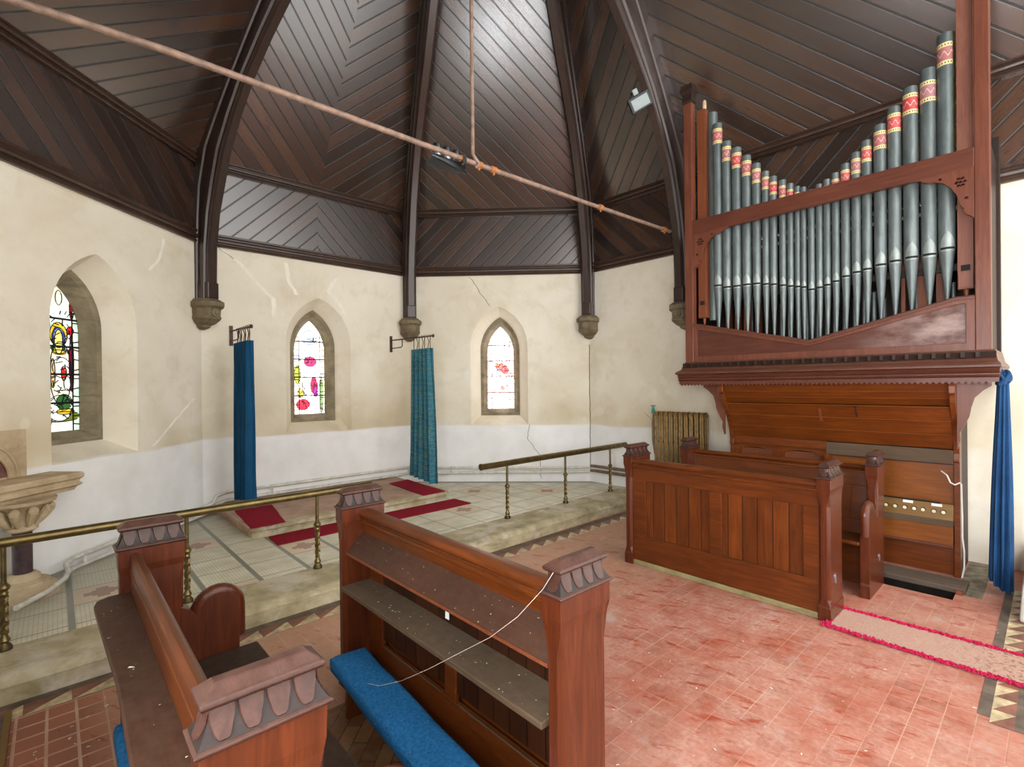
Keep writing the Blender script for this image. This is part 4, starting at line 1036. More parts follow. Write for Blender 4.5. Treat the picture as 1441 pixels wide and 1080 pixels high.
def choir_bench(x0, sg, label, loc, desk):
    """seat with end panels; x0 = back edge, sg = direction the sitter faces"""
    X = lambda l: x0 + sg * l
    rt = thing('choir_bench', label, 'choir stall', loc, 'benches of the choir stalls')
    Y0, Y1 = (1.12, 2.862) if desk else (1.0, 2.765); t = .082
    for a, b in ((Y0, Y0 + t), (Y1 - t, Y1)):
        # end panel: post, notch, round arm, front edge
        out = [(.0, .001), (.0, .93), (.235, .93), (.235, .80), (.225, .72), (.26, .70), (.285, .665), (.298, .648)]
        cx, cz, r = .385, .655, .088
        for j in range(13):
            an = PI - PI * j / 12; out.append((cx + r * math.cos(an), cz + r * math.sin(an)))
        out += [(.473, .50), (.473, .12), (.478, .10), (.478, .001)]
        m = MB(); m.prism([(X(l), z) for l, z in out], lambda p, q, c: (p, c, q), a + .008, b - .008)
        p = m.build('end_panel', M['pew_end'], rt, bevel=.010)
        xa, xb = sorted((X(-.002), X(.238)))
        m = MB()
        def ring(c, z, g=0.0): 
            A, B, D, E = xa - g, xb + g, a - g, b + g
            return [(A + c, D, z), (B - c, D, z), (B, D + c, z), (B, E - c, z), (B - c, E, z), (A + c, E, z), (A, E - c, z), (A, D + c, z)]
        m.loft([ring(.016, .62, -.004), ring(.018, .86), ring(.003, .93), ring(.002, .96, .004), ring(.002, 1.036, .006)]); m.build('post_head', M['pew_end'], p, bevel=.003)
        finial(xa - .004, xb + .004, a - .004, b + .004, 1.036, p, 3)
        # rounded nosing of the arm
        m = MB(); pts = [(X(l), (a + b) / 2, z) for l, z in out[7:22]]
        m.tube(pts, [.034] * len(pts), 10); m.build('arm_nosing', M['pew_end'], p, smooth=True)
    ya, yb = Y0 + t - .008, Y1 - t + .008
    m = MB(); prof = [(.036, .855), (.034, 1.000), (.038, 1.012), (.048, 1.021), (.062, 1.021), (.074, 1.012), (.078, 1.0), (.070, .985), (.066, .93), (.066, .855)] if desk else [(.040, .90), (.034, .965), (.028, .985), (.030, 1.008), (.042, 1.020), (.066, 1.020), (.078, 1.012), (.084, .995), (.076, .980), (.068, .974), (.080, .966), (.082, .955), (.066, .948), (.066, .90)]
    m.loft([[(X(l), y, z) for l, z in prof] for y in (ya, yb)]); m.build('top_rail', M['pew_y'], rt, smooth=True)
    # raked back of frame and panels
    def rk(z): return .035 + (.955 - z) * .26
    def slab(m, y0, y1, z0, z1, o0, o1):
        m.hexa([(X(rk(z0) + o0), y0, z0), (X(rk(z0) + o1), y0, z0), (X(rk(z0) + o1), y1, z0), (X(rk(z0) + o0), y1, z0), (X(rk(z1) + o0), y0, z1), (X(rk(z1) + o1), y0, z1), (X(rk(z1) + o1), y1, z1), (X(rk(z1) + o0), y1, z1)])
    m = MB(); slab(m, ya, yb, .42, .958, 0, .022); m.build('back_boards', M['pew_y'] if not desk else M['organ_low'], rt)
    m = MB()
    for z0, z1 in ((.84, .956), (.44, .56)): slab(m, ya, yb, z0, z1, -.004, .034)
    ny = 5
    for i in range(ny):
        yy = ya + (yb - ya - .14) * i / (ny - 1); slab(m, yy, yy + .14, .56, .84, -.003, .033)
    m.build('back_frame', M['pew_y'], rt, bevel=.003)
    m = MB(); a, b = sorted((X(.12), X(.555 if desk else .50))); m.box(a, b, ya, yb, .420, .448); m.build('seat', M['pew_dark'] if desk else M['pew_y'], rt, bevel=.010)
    m = MB(); a, b = sorted((X(.19), X(.215))); m.box(a, b, ya, yb, .02, .42); m.build('lower_board', M['pew_y'], rt)
    if desk:
        m = MB(); k = []
        z = .85
        outl = [(.252, ya - .02), (.252, yb - .0), (.165, yb), (.125, yb - .03), (.112, yb - .09), (.122, 2.3), (.132, 1.95), (.125, 1.5), (.118, ya - .02)]
        m.prism([(p[0], p[1]) for p in outl], lambda a_, b_, c: (a_, b_, c), z, z - .024); m.build('book_board', M['desk'], rt, bevel=.006)
        m = MB()
        for yy in (1.35, 1.95, 2.6): m.prism([(.235, .825), (.14, .825), (.235, .66)], lambda a_, b_, c: (a_, c, b_), yy, yy + .03)
        m.build('desk_bracket', M['pew'], rt)
    return rt
choir_bench(.205, 1, 'oak choir bench closest to us with a dusty book board behind its back', (.43, 1.98, 0), True)
r2 = choir_bench(5.262, -1, 'oak choir bench between the boarded desk and the organ', (5.02, 1.88, 0), False)
m = MB(); k = 16; m.loft([[(5.10 + .016 * math.cos(2 * PI * j / k), 1.009 - dd, .265 + .036 * math.sin(2 * PI * j / k)) for j in range(k)] for dd in (-.002, .004)] + [[(5.10 + .008 * math.cos(2 * PI * j / k), 1.0, .265 + .02 * math.sin(2 * PI * j / k)) for j in range(k)]])
m.build('metal_stud', M['metal'], r2, smooth=True)

# kneelers
def kneeler(label, c0, c1, wdt, z, loc):
    rt = thing('kneeler', label, 'kneeler', loc, 'blue kneelers between the stalls')
    a = Vector((*c0, 0)); b = Vector((*c1, 0)); d = (b - a); L = d.length; d.normalize(); n = Vector((-d.y, d.x, 0))
    rings = []; ns = 26
    for i in range(ns + 1):
        t = i / ns; e = min(t * L, (1 - t) * L); g = 1.0 if e > .05 else math.sqrt(max(0.02, 1 - ((.05 - e) / .05) ** 2))
        ring = []
        for j in range(20):
            an = 2 * PI * j / 20; cx = math.copysign(abs(math.cos(an)) ** .45, math.cos(an)); cz = math.copysign(abs(math.sin(an)) ** .6, math.sin(an))
            ring.append(a + d * L * t + n * cx * wdt / 2 * (.80 + .2 * g) + Vector((0, 0, z - .045 + cz * .045 * g + .004 * math.sin(t * 17 + j))))
        rings.append(ring)
    m = MB(); m.loft(rings); m.build('cushion', M['kneeler'], rt, smooth=True)
    m = MB(); q0 = a + d * .06; q1 = b - d * .06
    def P(q, s, zz): return q + n * s + Vector((0, 0, zz))
    w2 = wdt * .26; m.hexa([P(q0, -w2, z - .095), P(q1, -w2, z - .095), P(q1, w2, z - .095), P(q0, w2, z - .095), P(q0, -w2, z - .066), P(q1, -w2, z - .066), P(q1, w2, z - .066), P(q0, w2, z - .066)]); m.build('kneeler_board', M['pew_y'], rt)
    for q in (a + d * .16, b - d * .16):
        m = MB(); m.hexa([P(q - d * .015, -w2, .007), P(q + d * .015, -w2, .007), P(q + d * .015, w2, .007), P(q - d * .015, w2, .007), P(q - d * .015, -w2, z - .095), P(q + d * .015, -w2, z - .095), P(q + d * .015, w2, z - .095), P(q - d * .015, w2, z - .095)]); m.build('leg', M['pew'], rt)
kneeler('long blue kneeler lying along the back of the middle oak desk', (1.178, 2.68), (1.065, 1.12), .205, .30, (1.12, 1.9, 0))
kneeler('blue kneeler mostly hidden under the dusty book board', (.225, 2.84), (.215, 1.3), .10, .28, (.22, 2.0, 0))

# ------------------------------------------------------------------ organ
og = thing('pipe_organ', 'large red-brown pipe organ with grey pipes and painted bands', 'organ', (5.95, 1.7, 0))
XF = 5.68
def OB(name, m, mat, par=og, **kw): return m.build(name, mat, par, **kw)
def bxo(x0, x1, y0, y1, z0, z1): m = MB(); m.box(x0, x1, y0, y1, z0, z1); return m
# posts
p_ = OB('case_post', bxo(XF, XF + .09, 2.945, 3.05, 1.98, 5.20), M['organ'], bevel=.008)
m = MB(); 
def rg(g, z): return [(XF - g, 2.945 - g, z), (XF + .09 + g, 2.945 - g, z), (XF + .09 + g, 3.05 + g, z), (XF - g, 3.05 + g, z)]
m.loft([rg(.004, 5.13), rg(.015, 5.16), rg(.006, 5.19), rg(.012, 5.24), rg(.03, 5.28), rg(.03, 5.31), rg(.0, 5.33)])
for i in range(4):
    for j in range(4):
        if i in (0, 3) or j in (0, 3): m.box(XF - .025 + i * .038, XF + .0 + i * .038, 2.925 + j * .038, 2.95 + j * .038, 5.31, 5.355)
OB('crenellated_cap', m, M['organ_dark'], p_, bevel=.003)
OB('case_post', bxo(XF, XF + .09, .352, .452, 1.98, 5.35), M['organ'], bevel=.008)
OB('back_post', bxo(6.40, 6.48, .335, .40, 2.0, 3.98), M['organ_dark'], bevel=.005)
OB('case_side', bxo(XF + .09, 6.485, .36, .375, 2.0, 3.75), M['organ_dark']); OB('case_side', bxo(XF + .09, 6.485, 3.03, 3.045, 2.0, 3.75), M['organ_dark'])
OB('back_panel', bxo(6.44, 6.47, .4, 3.0, 1.9, 3.4), M['organ_dark'])
# transom with pierced spandrels
OB('transom_rail', bxo(XF - .005, XF + .06, .45, 2.947, 3.532, 3.70), M['organ_y'], bevel=.006)
def circ(cx, cz, r, n=10): return [(cx + r * math.cos(2 * PI * j / n), cz + r * math.sin(2 * PI * j / n)) for j in range(n)]
def spandrel(y0, sg, sx, sz):
    o = [(0, 0), (.50, 0), (.47, -.012), (.44, -.012), (.42, -.03), (.385, -.045), (.31, -.055), (.24, -.085), (.18, -.14), (.135, -.21), (.115, -.28), (.10, -.31), (.08, -.33), (.078, -.36), (.055, -.39), (.03, -.40), (.0, -.43)]
    o = [(y0 + sg * a * sx, 3.535 + b * sz) for a, b in o]
    hs = []
    cy, cz = .105, -.105
    for j in range(6): hs.append(circ(y0 + sg * (cy + .033 * math.cos(PI / 3 * j)) * sx, 3.535 + (cz + .033 * math.sin(PI / 3 * j)) * sz, .0135))
    hs.append(circ(y0 + sg * cy * sx, 3.535 + cz * sz, .012)); hs.append(circ(y0 + sg * .27 * sx, 3.535 - .045 * sz, .011)); hs.append(circ(y0 + sg * .06 * sx, 3.535 - .25 * sz, .013))
    m = MB(); m.prism(o, lambda a, b, c: (c, a, b), XF + .0, XF + .045, hs); OB('pierced_spandrel', m, M['organ'])
spandrel(.452, 1, .80, 1.0); spandrel(2.945, -1, .88, 1.0)
# pipes
tops = [(2.686, 4.797), (2.579, 4.550), (2.465, 4.436), (2.355, 4.309), (2.248, 4.185), (2.151, 4.067), (2.071, 3.988), (1.978, 3.920), (1.902, 3.859), (1.834, 3.809), (1.775, 3.785), (1.703, 3.735),
        (1.629, 3.769), (1.559, 3.797), (1.484, 3.838), (1.399, 3.901), (1.310, 3.981), (1.223, 4.066), (1.116, 4.173), (1.007, 4.294), (.887, 4.424), (.761, 4.532), (.640, 4.782)]
mouths = [2.925, 2.89, 2.885, 2.885, 2.88, 2.86, 2.845, 2.82, 2.80, 2.785, 2.77, 2.735, 2.745, 2.76, 2.785, 2.82, 2.845, 2.86, 2.88, 2.895, 2.905, 2.905, 2.935]
mouths = [z - .03 for z in mouths]
def chev(y):
    pts = [(.452, 2.452), (.576, 2.45), (1.695, 2.165), (2.86, 2.437), (2.95, 2.452)]
    for (a, za), (b, zb) in zip(pts, pts[1:]):
        if a <= y <= b: return za + (zb - za) * (y - a) / (b - a)
    return 2.45
for i, (y, zt) in enumerate(tops):
    gaps = []
    if i > 0: gaps.append(abs(y - tops[i - 1][0]))
    if i < 22: gaps.append(abs(tops[i + 1][0] - y))
    r = min(.0625, min(gaps) * .47); 
    if i == 22: r = .060
    if i == 0: r = .053
    x = 5.80; zm = mouths[i]; zt0 = chev(y) + .005
    m = MB(); m.lathe([(.012, zt0), (.013, zt0 + .02), (r * .97, zm - .012), (r, zm - .008), (r, zm + .4), (r, zt - .004), (r * .96, zt), (r * .93, zt), (r * .93, zt - .10)], (x, y), 22, caps=False)
    pp = OB('organ_pipe', m, M['pipe'], smooth=True)
    hb = .115 + .08 * (r - .03) / .03; zb = zt - .02 - (.045 if i < 22 else .07) - hb
    if i in (21,): zb -= .05
    if i != 11:
        m = MB(); sg = 22; vs = []; fs = []; uv = []
        for z_, q in ((zb, 0), (zb + hb, 1)):
            vs += [(x + (r + .0012) * math.cos(2 * PI * j / sg), y + (r + .0012) * math.sin(2 * PI * j / sg), z_) for j in range(sg)]
        for j in range(sg):
            fs.append((j, (j + 1) % sg, sg + (j + 1) % sg, sg + j)); k0 = j / sg; k1 = (j + 1) / sg
            uv.append([(k0, 0), (k1, 0), (k1, 1), (k0, 1)])
        m.add(vs, fs, 0, uv); OB('painted_band', m, M['band'], pp, smooth=True)
    # mouth: pressed leaf above a slot
    dirx = Vector((-1.0, -.22, 0)).normalized(); sd = Vector((dirx.y, -dirx.x, 0))
    def PM(s, z, d): 
        an = s * 1.02
        v = dirx * math.cos(an) + sd * math.sin(an); return (x + v.x * (r + d), y + v.y * (r + d), z)
    hl = r * 2.3; m = MB(); nl = 8; rows = []
    for b in range(nl + 1):
        t = b / nl; wd = .86 * (1 - t ** 2.2) + .01
        rows.append([PM(wd * (a / 6 * 2 - 1), zm + .008 + hl * t, -.002 + .0035) for a in range(7)])
    m.loft(rows, caps=False, closed=False)
    rows = []
    for b in range(5):
        t = b / 4; wd = .86 * math.sqrt(max(0.02, 1 - (t * .95) ** 2)); rows.append([PM(wd * (a / 6 * 2 - 1), zm - .012 - r * .75 * t, .0015 - t * r * .75 * .30) for a in range(7)])
    m.loft(rows, caps=False, closed=False)
    OB('mouth_lip', m, M['lip'], pp, smooth=True, fixn=False)
    m = MB(); m.loft([[PM(.85 * (a / 6 * 2 - 1), zm - .012, .003) for a in range(7)], [PM(.85 * (a / 6 * 2 - 1), zm + .006, .003) for a in range(7)]], caps=False, closed=False); OB('mouth_slot', m, M['black'], pp, fixn=False)
    if i == 22:
        m = MB(); rows = []
        for b in range(24):
            t = b / 23; z_ = 3.72 + (zt - 3.72 - .005) * t; w_ = .26 + .10 * math.sin(t * 19) * math.sin(t * 7 + 1)
            rows.append([PM(-.72 - w_ * 2.2 * q / 5, z_, .0022) for q in range(6)])
        m.loft(rows, caps=False, closed=False); OB('green_stain', m, M['green_stain'], pp, fixn=False)
# extra pipe at the left, wooden pipes at both ends
m = MB(); m.lathe([(.055, 2.5), (.055, 4.985), (.05, 4.985)], (5.87, 2.775), 20); OB('plain_pipe', m, M['pipe'], smooth=True)
M['organ_pale'] = wood('pale_wooden_pipe', (98, 58, 46), (146, 96, 78), 0.5, 2)
def wood_pipe(y0, y1, z0, z1, x0, mat):
    o = OB('wooden_pipe', bxo(x0, x0 + .09, y0, y1, z0, z1), mat, bevel=.003)
    m = bxo(x0 - .003, x0 + .03, y0 + .022, y1 - .022, z0 + .155, z0 + .205); OB('pipe_mouth', m, M['black'], o)
    m = bxo(x0 - .010, x0 + .01, y0 + .004, y1 - .004, z0 + .01, z0 + .145); OB('mouth_cap', m, mat, o, bevel=.003)
    m = MB(); m.lathe([(.012, z0 - .075), (.018, z0 - .02), (.02, z0)], (x0 + .05, (y0 + y1) / 2), 12); OB('pipe_foot', m, M['organ_pipe_wood'], o, smooth=True)
wood_pipe(2.815, 2.915, 2.53, 5.03, XF + .075, M['organ_pipe_wood']); wood_pipe(.462, .566, 2.53, 5.30, XF + .065, M['organ_pale'])
m = MB(); m.lathe([(.018, 5.03), (.022, 5.06), (.022, 5.12), (.014, 5.145)], (XF + .12, 2.84), 12); OB('pipe_stopper', m, flat('pale_wood_knob', (206, 176, 140), .6), smooth=True)
# pipes and laths behind the front row
rnd = random.Random(3)
for i in range(26):
    y = .62 + i * .085; 
    if 1.15 < y < 2.3 or i % 3 == 0:
        z1_ = 2.55 + rnd.uniform(0, .35); m = MB(); r = rnd.uniform(.012, .02); m.lathe([(r * .4, 2.05), (r, 2.2), (r, z1_), (r * .9, z1_)], (6.0 + rnd.uniform(-.04, .06), y), 10); OB('inner_pipe', m, M['pipe'], smooth=True)
for y, w_ in ((.70, .06), (.83, .07), (.97, .03), (2.30, .05), (2.42, .06), (2.53, .05), (2.64, .05)):
    m = bxo(5.93, 6.0, y - w_ / 2, y + w_ / 2, 2.1, 2.9 + .15 * rnd.random()); OB('inner_wooden_pipe', m, M['organ_pipe_wood'])
for z in (2.72, 3.30): OB('pipe_rack', bxo(5.885, 5.92, .47, 2.93, z, z + .06), M['organ_dark'])
for i, ((y0, _), (y1, _)) in enumerate(zip(tops, tops[1:])):
    if i >= 4:
        m = MB(); yy = (y0 + y1) / 2; m.tube([(5.79, yy - .01, 3.335), (5.82, yy - .01, 3.335)], .008, 8); OB('rack_pin', m, M['ivory'])
OB('wind_chest', bxo(5.86, 6.44, .45, 2.95, 1.98, 2.10), M['organ_dark'])
# chevron panel
ch = [(.452, 1.985), (2.945, 1.985), (2.945, 2.445), (2.86, 2.43), (1.695, 2.155), (.576, 2.44), (.452, 2.444)]
m = MB(); m.prism(ch, lambda a, b, c: (c, a, b), XF + .02, XF + .05)
cp = OB('chevron_panel', m, wood('glare_organ_panel', (60, 30, 22), (104, 58, 43), 0.36, 1, 0.3, glare=0.6))
m = MB(); ch2 = [(.51, 2.065), (2.90, 2.065), (2.90, 2.385), (2.86, 2.38), (1.695, 2.115), (.58, 2.395), (.51, 2.398)]
m.prism(ch, lambda a, b, c: (c, a, b), XF + .005, XF + .021, [ch2]); OB('panel_moulding', m, M['organ'], cp, bevel=.003)
m = MB(); top = [(.452, 2.452), (.576, 2.45), (1.695, 2.165), (2.86, 2.437), (2.945, 2.452)]
m.loft([[(XF - .012, y, z - .02), (XF - .012, y, z), (XF + .0, y, z + .012), (XF + .075, y, z + .012), (XF + .075, y, z - .02)] for y, z in top]); OB('chevron_capping', m, M['organ_y'], cp)
# cornice
m = MB(); ye0, ye1 = .335, 3.04
prof = [(XF + .06, 2.00), (XF - .02, 2.00), (XF - .04, 1.985), (XF - .05, 1.965), (XF - .07, 1.955), (XF - .085, 1.93), (XF - .12, 1.905), (XF - .20, 1.885), (XF - .235, 1.870), (XF - .235, 1.855), (XF - .19, 1.845), (XF - .175, 1.828), (XF - .19, 1.815), (XF - .165, 1.803), (XF - .165, 1.795), (XF - .18, 1.783), (XF - .15, 1.77), (XF - .15, 1.735), (XF - .13, 1.735), (XF + .06, 1.75)]
def cr(f):
    out = []
    for x, z in prof:
        g = max(0, XF - x) * .22; out.append((x, (ye0 - g) if f == 0 else (ye1 + g * .35), z))
    return out
def back(f):
    return [(6.485, p[1], p[2]) for p in cr(f)]
m.loft([back(0), cr(0), cr(1), back(1)], caps=False); m.loft([[(XF - .14, ye0, 1.75), (6.485, ye0, 1.75), (6.485, ye1, 1.75), (XF - .14, ye1, 1.75)], [(XF - .14, ye0, 1.86), (6.485, ye0, 1.86), (6.485, ye1, 1.86), (XF - .14, ye1, 1.86)]])
co = OB('cornice', m, M['organ_y'])
m = MB(); m.loft([[(XF - .055, y, 1.984), (XF - .092, y, 1.932), (XF - .03, y, 1.932), (XF - .03, y, 1.984)] for y in (ye0 - .014, ye1 + .006)]); OB('dentil_band', m, M['organ_dark'], co)
nt = 66
m = MB(); sc = [(ye0, 1.752)] 
for i in range(nt):
    a = ye0 + (ye1 - ye0) * i / nt; b = ye0 + (ye1 - ye0) * (i + 1) / nt; sc += [(a + .006, 1.732), ((a + b) / 2, 1.717), (b - .006, 1.732), (b, 1.74)]
sc += [(ye1, 1.752)]
m.prism(sc, lambda a, b, c: (c, a, b), XF - .156, XF - .135); OB('scalloped_edge', m, M['organ_y'], co)
for i in range(29):
    y = .43 + i * .0925
    OB('dentil', bxo(XF - .098, XF - .03, y - .013, y + .013, 1.938, 1.984), M['organ_dark'], co)
# jetty between the shaped cheeks
XB = 5.86
cheek = [(XB + .12, .0), (XB, .0), (XB, 1.02), (XB - .02, 1.03), (XB - .02, 1.05), (XB - .01, 1.10), (XB - .03, 1.20), (XB - .10, 1.36), (XB - .19, 1.48), (XB - .24, 1.56), (XB - .25, 1.62), (XB - .29, 1.64), (XB - .29, 1.70), (XB - .31, 1.75), (XB + .12, 1.75)]
for y0, y1 in ((.570, .612), (2.545, 2.59)):
    m = MB(); m.prism(cheek, lambda a, b, c: (a, c, b), y0, y1); OB('shaped_cheek', m, M['organ_low'], bevel=.004)
def brk(y0, sg, w):
    o = [(0, 1.745), (w, 1.745), (w, 1.70), (w * .78, 1.665), (w * .52, 1.60), (w * .42, 1.52), (w * .36, 1.44), (w * .20, 1.35), (w * .08, 1.30), (w * .10, 1.24), (w * .04, 1.18), (0, 1.15)]
    m = MB(); m.prism([(y0 + sg * a, b) for a, b in o], lambda a, b, c: (c, a, b), 5.70, 5.74); OB('curved_bracket', m, M['organ'], bevel=.004)
brk(.572, -1, .215); brk(2.588, 1, .25)
def sl(name, pts, mat, **kw):
    m = MB(); m.loft([[(x, y, z) for x, z in pts] for y in (.612, 2.545)]); return OB(name, m, mat, **kw)
sl('cove_board', [(5.60, 1.735), (5.63, 1.655), (5.65, 1.66), (5.62, 1.74)], M['organ_low'], bevel=.003); sl('cove_board', [(5.63, 1.652), (5.665, 1.59), (5.685, 1.60), (5.65, 1.66)], M['organ_low'], bevel=.003); sl('cove_board', [(5.68, 1.59), (5.72, 1.525), (5.74, 1.53), (5.70, 1.595)], M['organ_low'], bevel=.003)
sl('sloping_board', [(5.672, 1.515), (5.735, 1.39), (5.755, 1.40), (5.692, 1.52)], M['organ_low'], bevel=.003); sl('sloping_board', [(5.737, 1.388), (5.800, 1.263), (5.82, 1.27), (5.757, 1.395)], M['organ_low'], bevel=.003); sl('sloping_board', [(5.802, 1.261), (5.865, 1.136), (5.885, 1.14), (5.822, 1.268)], M['organ_low'], bevel=.003)
for x_, z_ in ((5.627, 1.655), (5.662, 1.590), (5.668, 1.518), (5.733, 1.389), (5.798, 1.262)):
    m = MB(); m.tube([(x_, .612, z_), (x_, 2.545, z_)], .0035, 6); OB('highlight_strip', m, M['organ_lit'])  # added pale strips standing in for highlights along the board edges
m = MB(); m.hexa([(5.69, 1.60, 1.475), (5.752, 1.60, 1.352), (5.752, 1.625, 1.352), (5.69, 1.625, 1.475), (5.686, 1.60, 1.473), (5.748, 1.60, 1.350), (5.748, 1.625, 1.350), (5.686, 1.625, 1.473)]); OB('pale_strip', m, M['organ_pipe_wood'])
for i in range(4):
    m = MB(); t = .12 + .22 * i; x_ = 5.672 + .063 * 1.0 * t - .003; z_ = 1.515 - .125 * t; m.tube([(x_, 1.30, z_), (x_ - .008, 1.30, z_ - .003)], .010, 8); OB('screw_plate', m, M['organ_dark'])
OB('header_board', bxo(5.845, 5.875, .612, 1.60, 1.005, 1.13), M['shelfw'], bevel=.004); OB('header_board', bxo(5.85, 5.88, 1.60, 2.545, 1.05, 1.135), M['organ_low'], bevel=.004)
# left half: framed panels; right half: player's recess
m = MB(); m.prism([(1.60, .0), (2.545, .0), (2.545, 1.055), (1.60, 1.055)], lambda a, b, c: (c, a, b), XB + .02, XB + .05, [[(1.66, .30), (2.01, .30), (2.01, .985), (1.92, 1.01), (1.835, 1.015), (1.75, 1.01), (1.66, .985)], [(2.12, .30), (2.48, .30), (2.48, 1.0), (2.30, 1.015), (2.12, 1.0)]])
OB('panelled_front', m, M['organ_low'], bevel=.004)
OB('front_infill', bxo(XB + .055, XB + .07, 1.60, 2.545, .2, 1.0), M['organ_pipe_wood'])
OB('recess_cheek', bxo(5.80, 6.1, 1.555, 1.60, 0, 1.01), M['organ_low'])
OB('music_panel', bxo(5.905, 5.92, .612, 1.555, .63, .99), M['organ_lit']); OB('recess_top', bxo(5.87, 6.3, .612, 1.555, .995, 1.005), M['organ_dark'])
m = MB(); m.hexa([(5.80, .612, .505), (5.90, .612, .505), (5.90, 1.555, .505), (5.80, 1.555, .505), (5.845, .612, .645), (5.91, .612, .645), (5.91, 1.555, .645), (5.845, 1.555, .645)]); sj = OB('stop_jamb', m, M['jamb'], bevel=.003)
OB('jamb_shadow_strip', bxo(5.835, 5.84, .70, 1.5, .645, .658), M['black'])
for y in (.676, .740, .817, .880, .949, 1.021, 1.09, 1.16, 1.23):
    m = MB(); k = 14; c = Vector((5.815, y, .577)); m.tube([(5.825, y, .577), (5.80, y, .577)], .017, 14); o = OB('stop_knob', m, M['black'], sj, smooth=True)
    m = MB(); m.tube([(5.80, y, .577), (5.797, y, .577)], .0145, 14); OB('ivory_face', m, M['ivory'], o, smooth=True)
for y in (.93, .725):
    m = MB(); m.hexa([(5.826, y - .037, .618), (5.83, y - .037, .618), (5.83, y + .037, .618), (5.826, y + .037, .618), (5.834, y - .037, .640), (5.838, y - .037, .640), (5.838, y + .037, .640), (5.834, y + .037, .640)]); OB('paper_label', m, M['paper'], sj)
OB('key_ledge', bxo(5.79, 5.90, .612, 1.555, .455, .51), M['shelfw'], bevel=.003)
OB('fall_board', bxo(5.795, 5.825, .612, 1.555, .29, .455), M['organ_lit'], bevel=.006); OB('fall_moulding', bxo(5.785, 5.84, .612, 1.555, .268, .292), M['organ_y'], bevel=.004)
OB('knee_panel', bxo(5.92, 5.94, .612, 1.555, .0, .27), M['organ_low'])
OB('lower_back', bxo(6.1, 6.12, .6, 2.55, 0, 1.7), M['organ_dark']); OB('lower_side', bxo(XB + .12, 6.48, .575, .60, 0, 1.75), M['organ_dark'])
OB('lower_side', bxo(XB + .12, 6.48, 2.55, 2.58, 0, 1.75), M['organ_low'])
m = MB(); m.prism([(5.42, .40), (6.48, .40), (6.48, .56), (5.79, .56), (5.79, .50), (5.42, .50)], lambda a, b, c: (a, b, c), .0, .004); m.build('mortar_edge', flat('grey_mortar', (128, 118, 100), .9, 0, .2, 12), fl)
# footrest plank
fp = thing('foot_plank', 'grey worn plank on blocks at the foot of the organ', 'plank', (5.70, 1.3, .0))
m = MB(); m.box(5.43, 5.70, .50, 2.78, .001, .045); m.build('plank', M['plank'], fp, bevel=.006)
for y in (.515, 2.55):
    m = MB(); m.box(5.40, 5.428, y + .0, y + .04, -.03 if y > 1 else .0, .035); m.build('block', M['organ_pipe_wood'], fp)
# cable
m = MB(); m.tube([(5.90, .70, .93), (5.84, .655, .905), (5.825, .63, .845), (5.82, .60, .83), (5.835, .568, .85), (5.845, .560, .835), (5.85, .560, .73), (5.85, .556, .55), (5.85, .556, .37), (5.85, .545, .25), (5.85, .545, .11), (5.848, .560, .015)], .0065, 7)
o = m.build('cable', M['white'], smooth=True, loc=(5.85, .56, 0.0)); o['label'] = 'white cable running down the side of the organ keyboard recess'; o['category'] = 'cable'

# blue curtain tied to the cornice
tc = thing('tied_curtain', 'long washed blue curtain knotted to the corner of the organ cornice', 'curtain', (5.76, .30, .02))
nu, nv = 64, 26; m = MB(); rings = []
for b in range(nv + 1):
    t = b / nv; z = 1.80 - t * (1.80 - .02)
    cy = .287 + .024 * t; cx = 5.70 + .03 * t; hw = .030 + .030 * t ** 1.2 + .010 * math.sin(t * PI); hd = .05 + .06 * t
    ring = []
    for a in range(nu):
        an = 2 * PI * a / nu
        pl = 1 + (.12 + .16 * t) * math.cos(9 * an + 1.5 * math.sin(2 * t + .3)) + .08 * math.cos(4 * an + 1)
        zz = z
        if b == nv: zz += .10 * (.5 + .5 * math.sin(an * 1.0 + .3)) * (1 if math.cos(an) < .2 else .9)
        ring.append((cx + hd * pl * math.cos(an), cy + hw * pl * math.sin(an), zz))
    rings.append(ring)
m.loft(rings); m.build('curtain_cloth', M['navy_curtain'], tc, smooth=True)
m = MB(); pts = []
for j in range(40):
    a = 2 * PI * j / 39 * 2.2; pts.append((5.67 + .05 * math.cos(a), .287 + .036 * math.sin(a), 1.765 + .045 * math.sin(a * 1.7) + .02 * math.cos(a * .6)))
m.tube(pts, [.018 + .007 * math.sin(j * .9) for j in range(40)], 9); m.build('knot', M['navy_curtain'], tc, smooth=True)

# ------------------------------------------------------------------ runner carpet
rt = thing('runner_carpet', 'worn pinkish grey carpet runner with frayed magenta edges', 'carpet', (4.25, .3, 0))
m = MB(); L = []; R_ = []; rnd = random.Random(5); n = 60
for i in range(n + 1):
    t = i / n; y = 1.12 - t * 2.3; L.append((4.04 - .012 * math.sin(t * 5), y)); R_.append((4.44 + .035 * min(1, t * 2), y + .02))
m.prism([(p[0], p[1]) for p in L] + [(p[0], p[1]) for p in reversed(R_)], lambda a, b, c: (a, b, c), 0.003, .010); m.build('runner_pile', M['runner'], rt)
m = MB()
def fray(pts, seedv, amp):
    rr = random.Random(seedv)
    for p in pts:
        for q in range(10):
            b0 = (p[0] + rr.uniform(-amp, amp), p[1] + rr.uniform(-.02, .02), .006)
            an = rr.uniform(0, 2 * PI); l_ = rr.uniform(.012, .030)
            b1 = (b0[0] + l_ * math.cos(an) * .7, b0[1] + l_ * math.sin(an), rr.uniform(.006, .022))
            m.tube([b0, ((b0[0] + b1[0]) / 2, (b0[1] + b1[1]) / 2, b1[2] + .004), b1], [.004, .005, .002], 4)
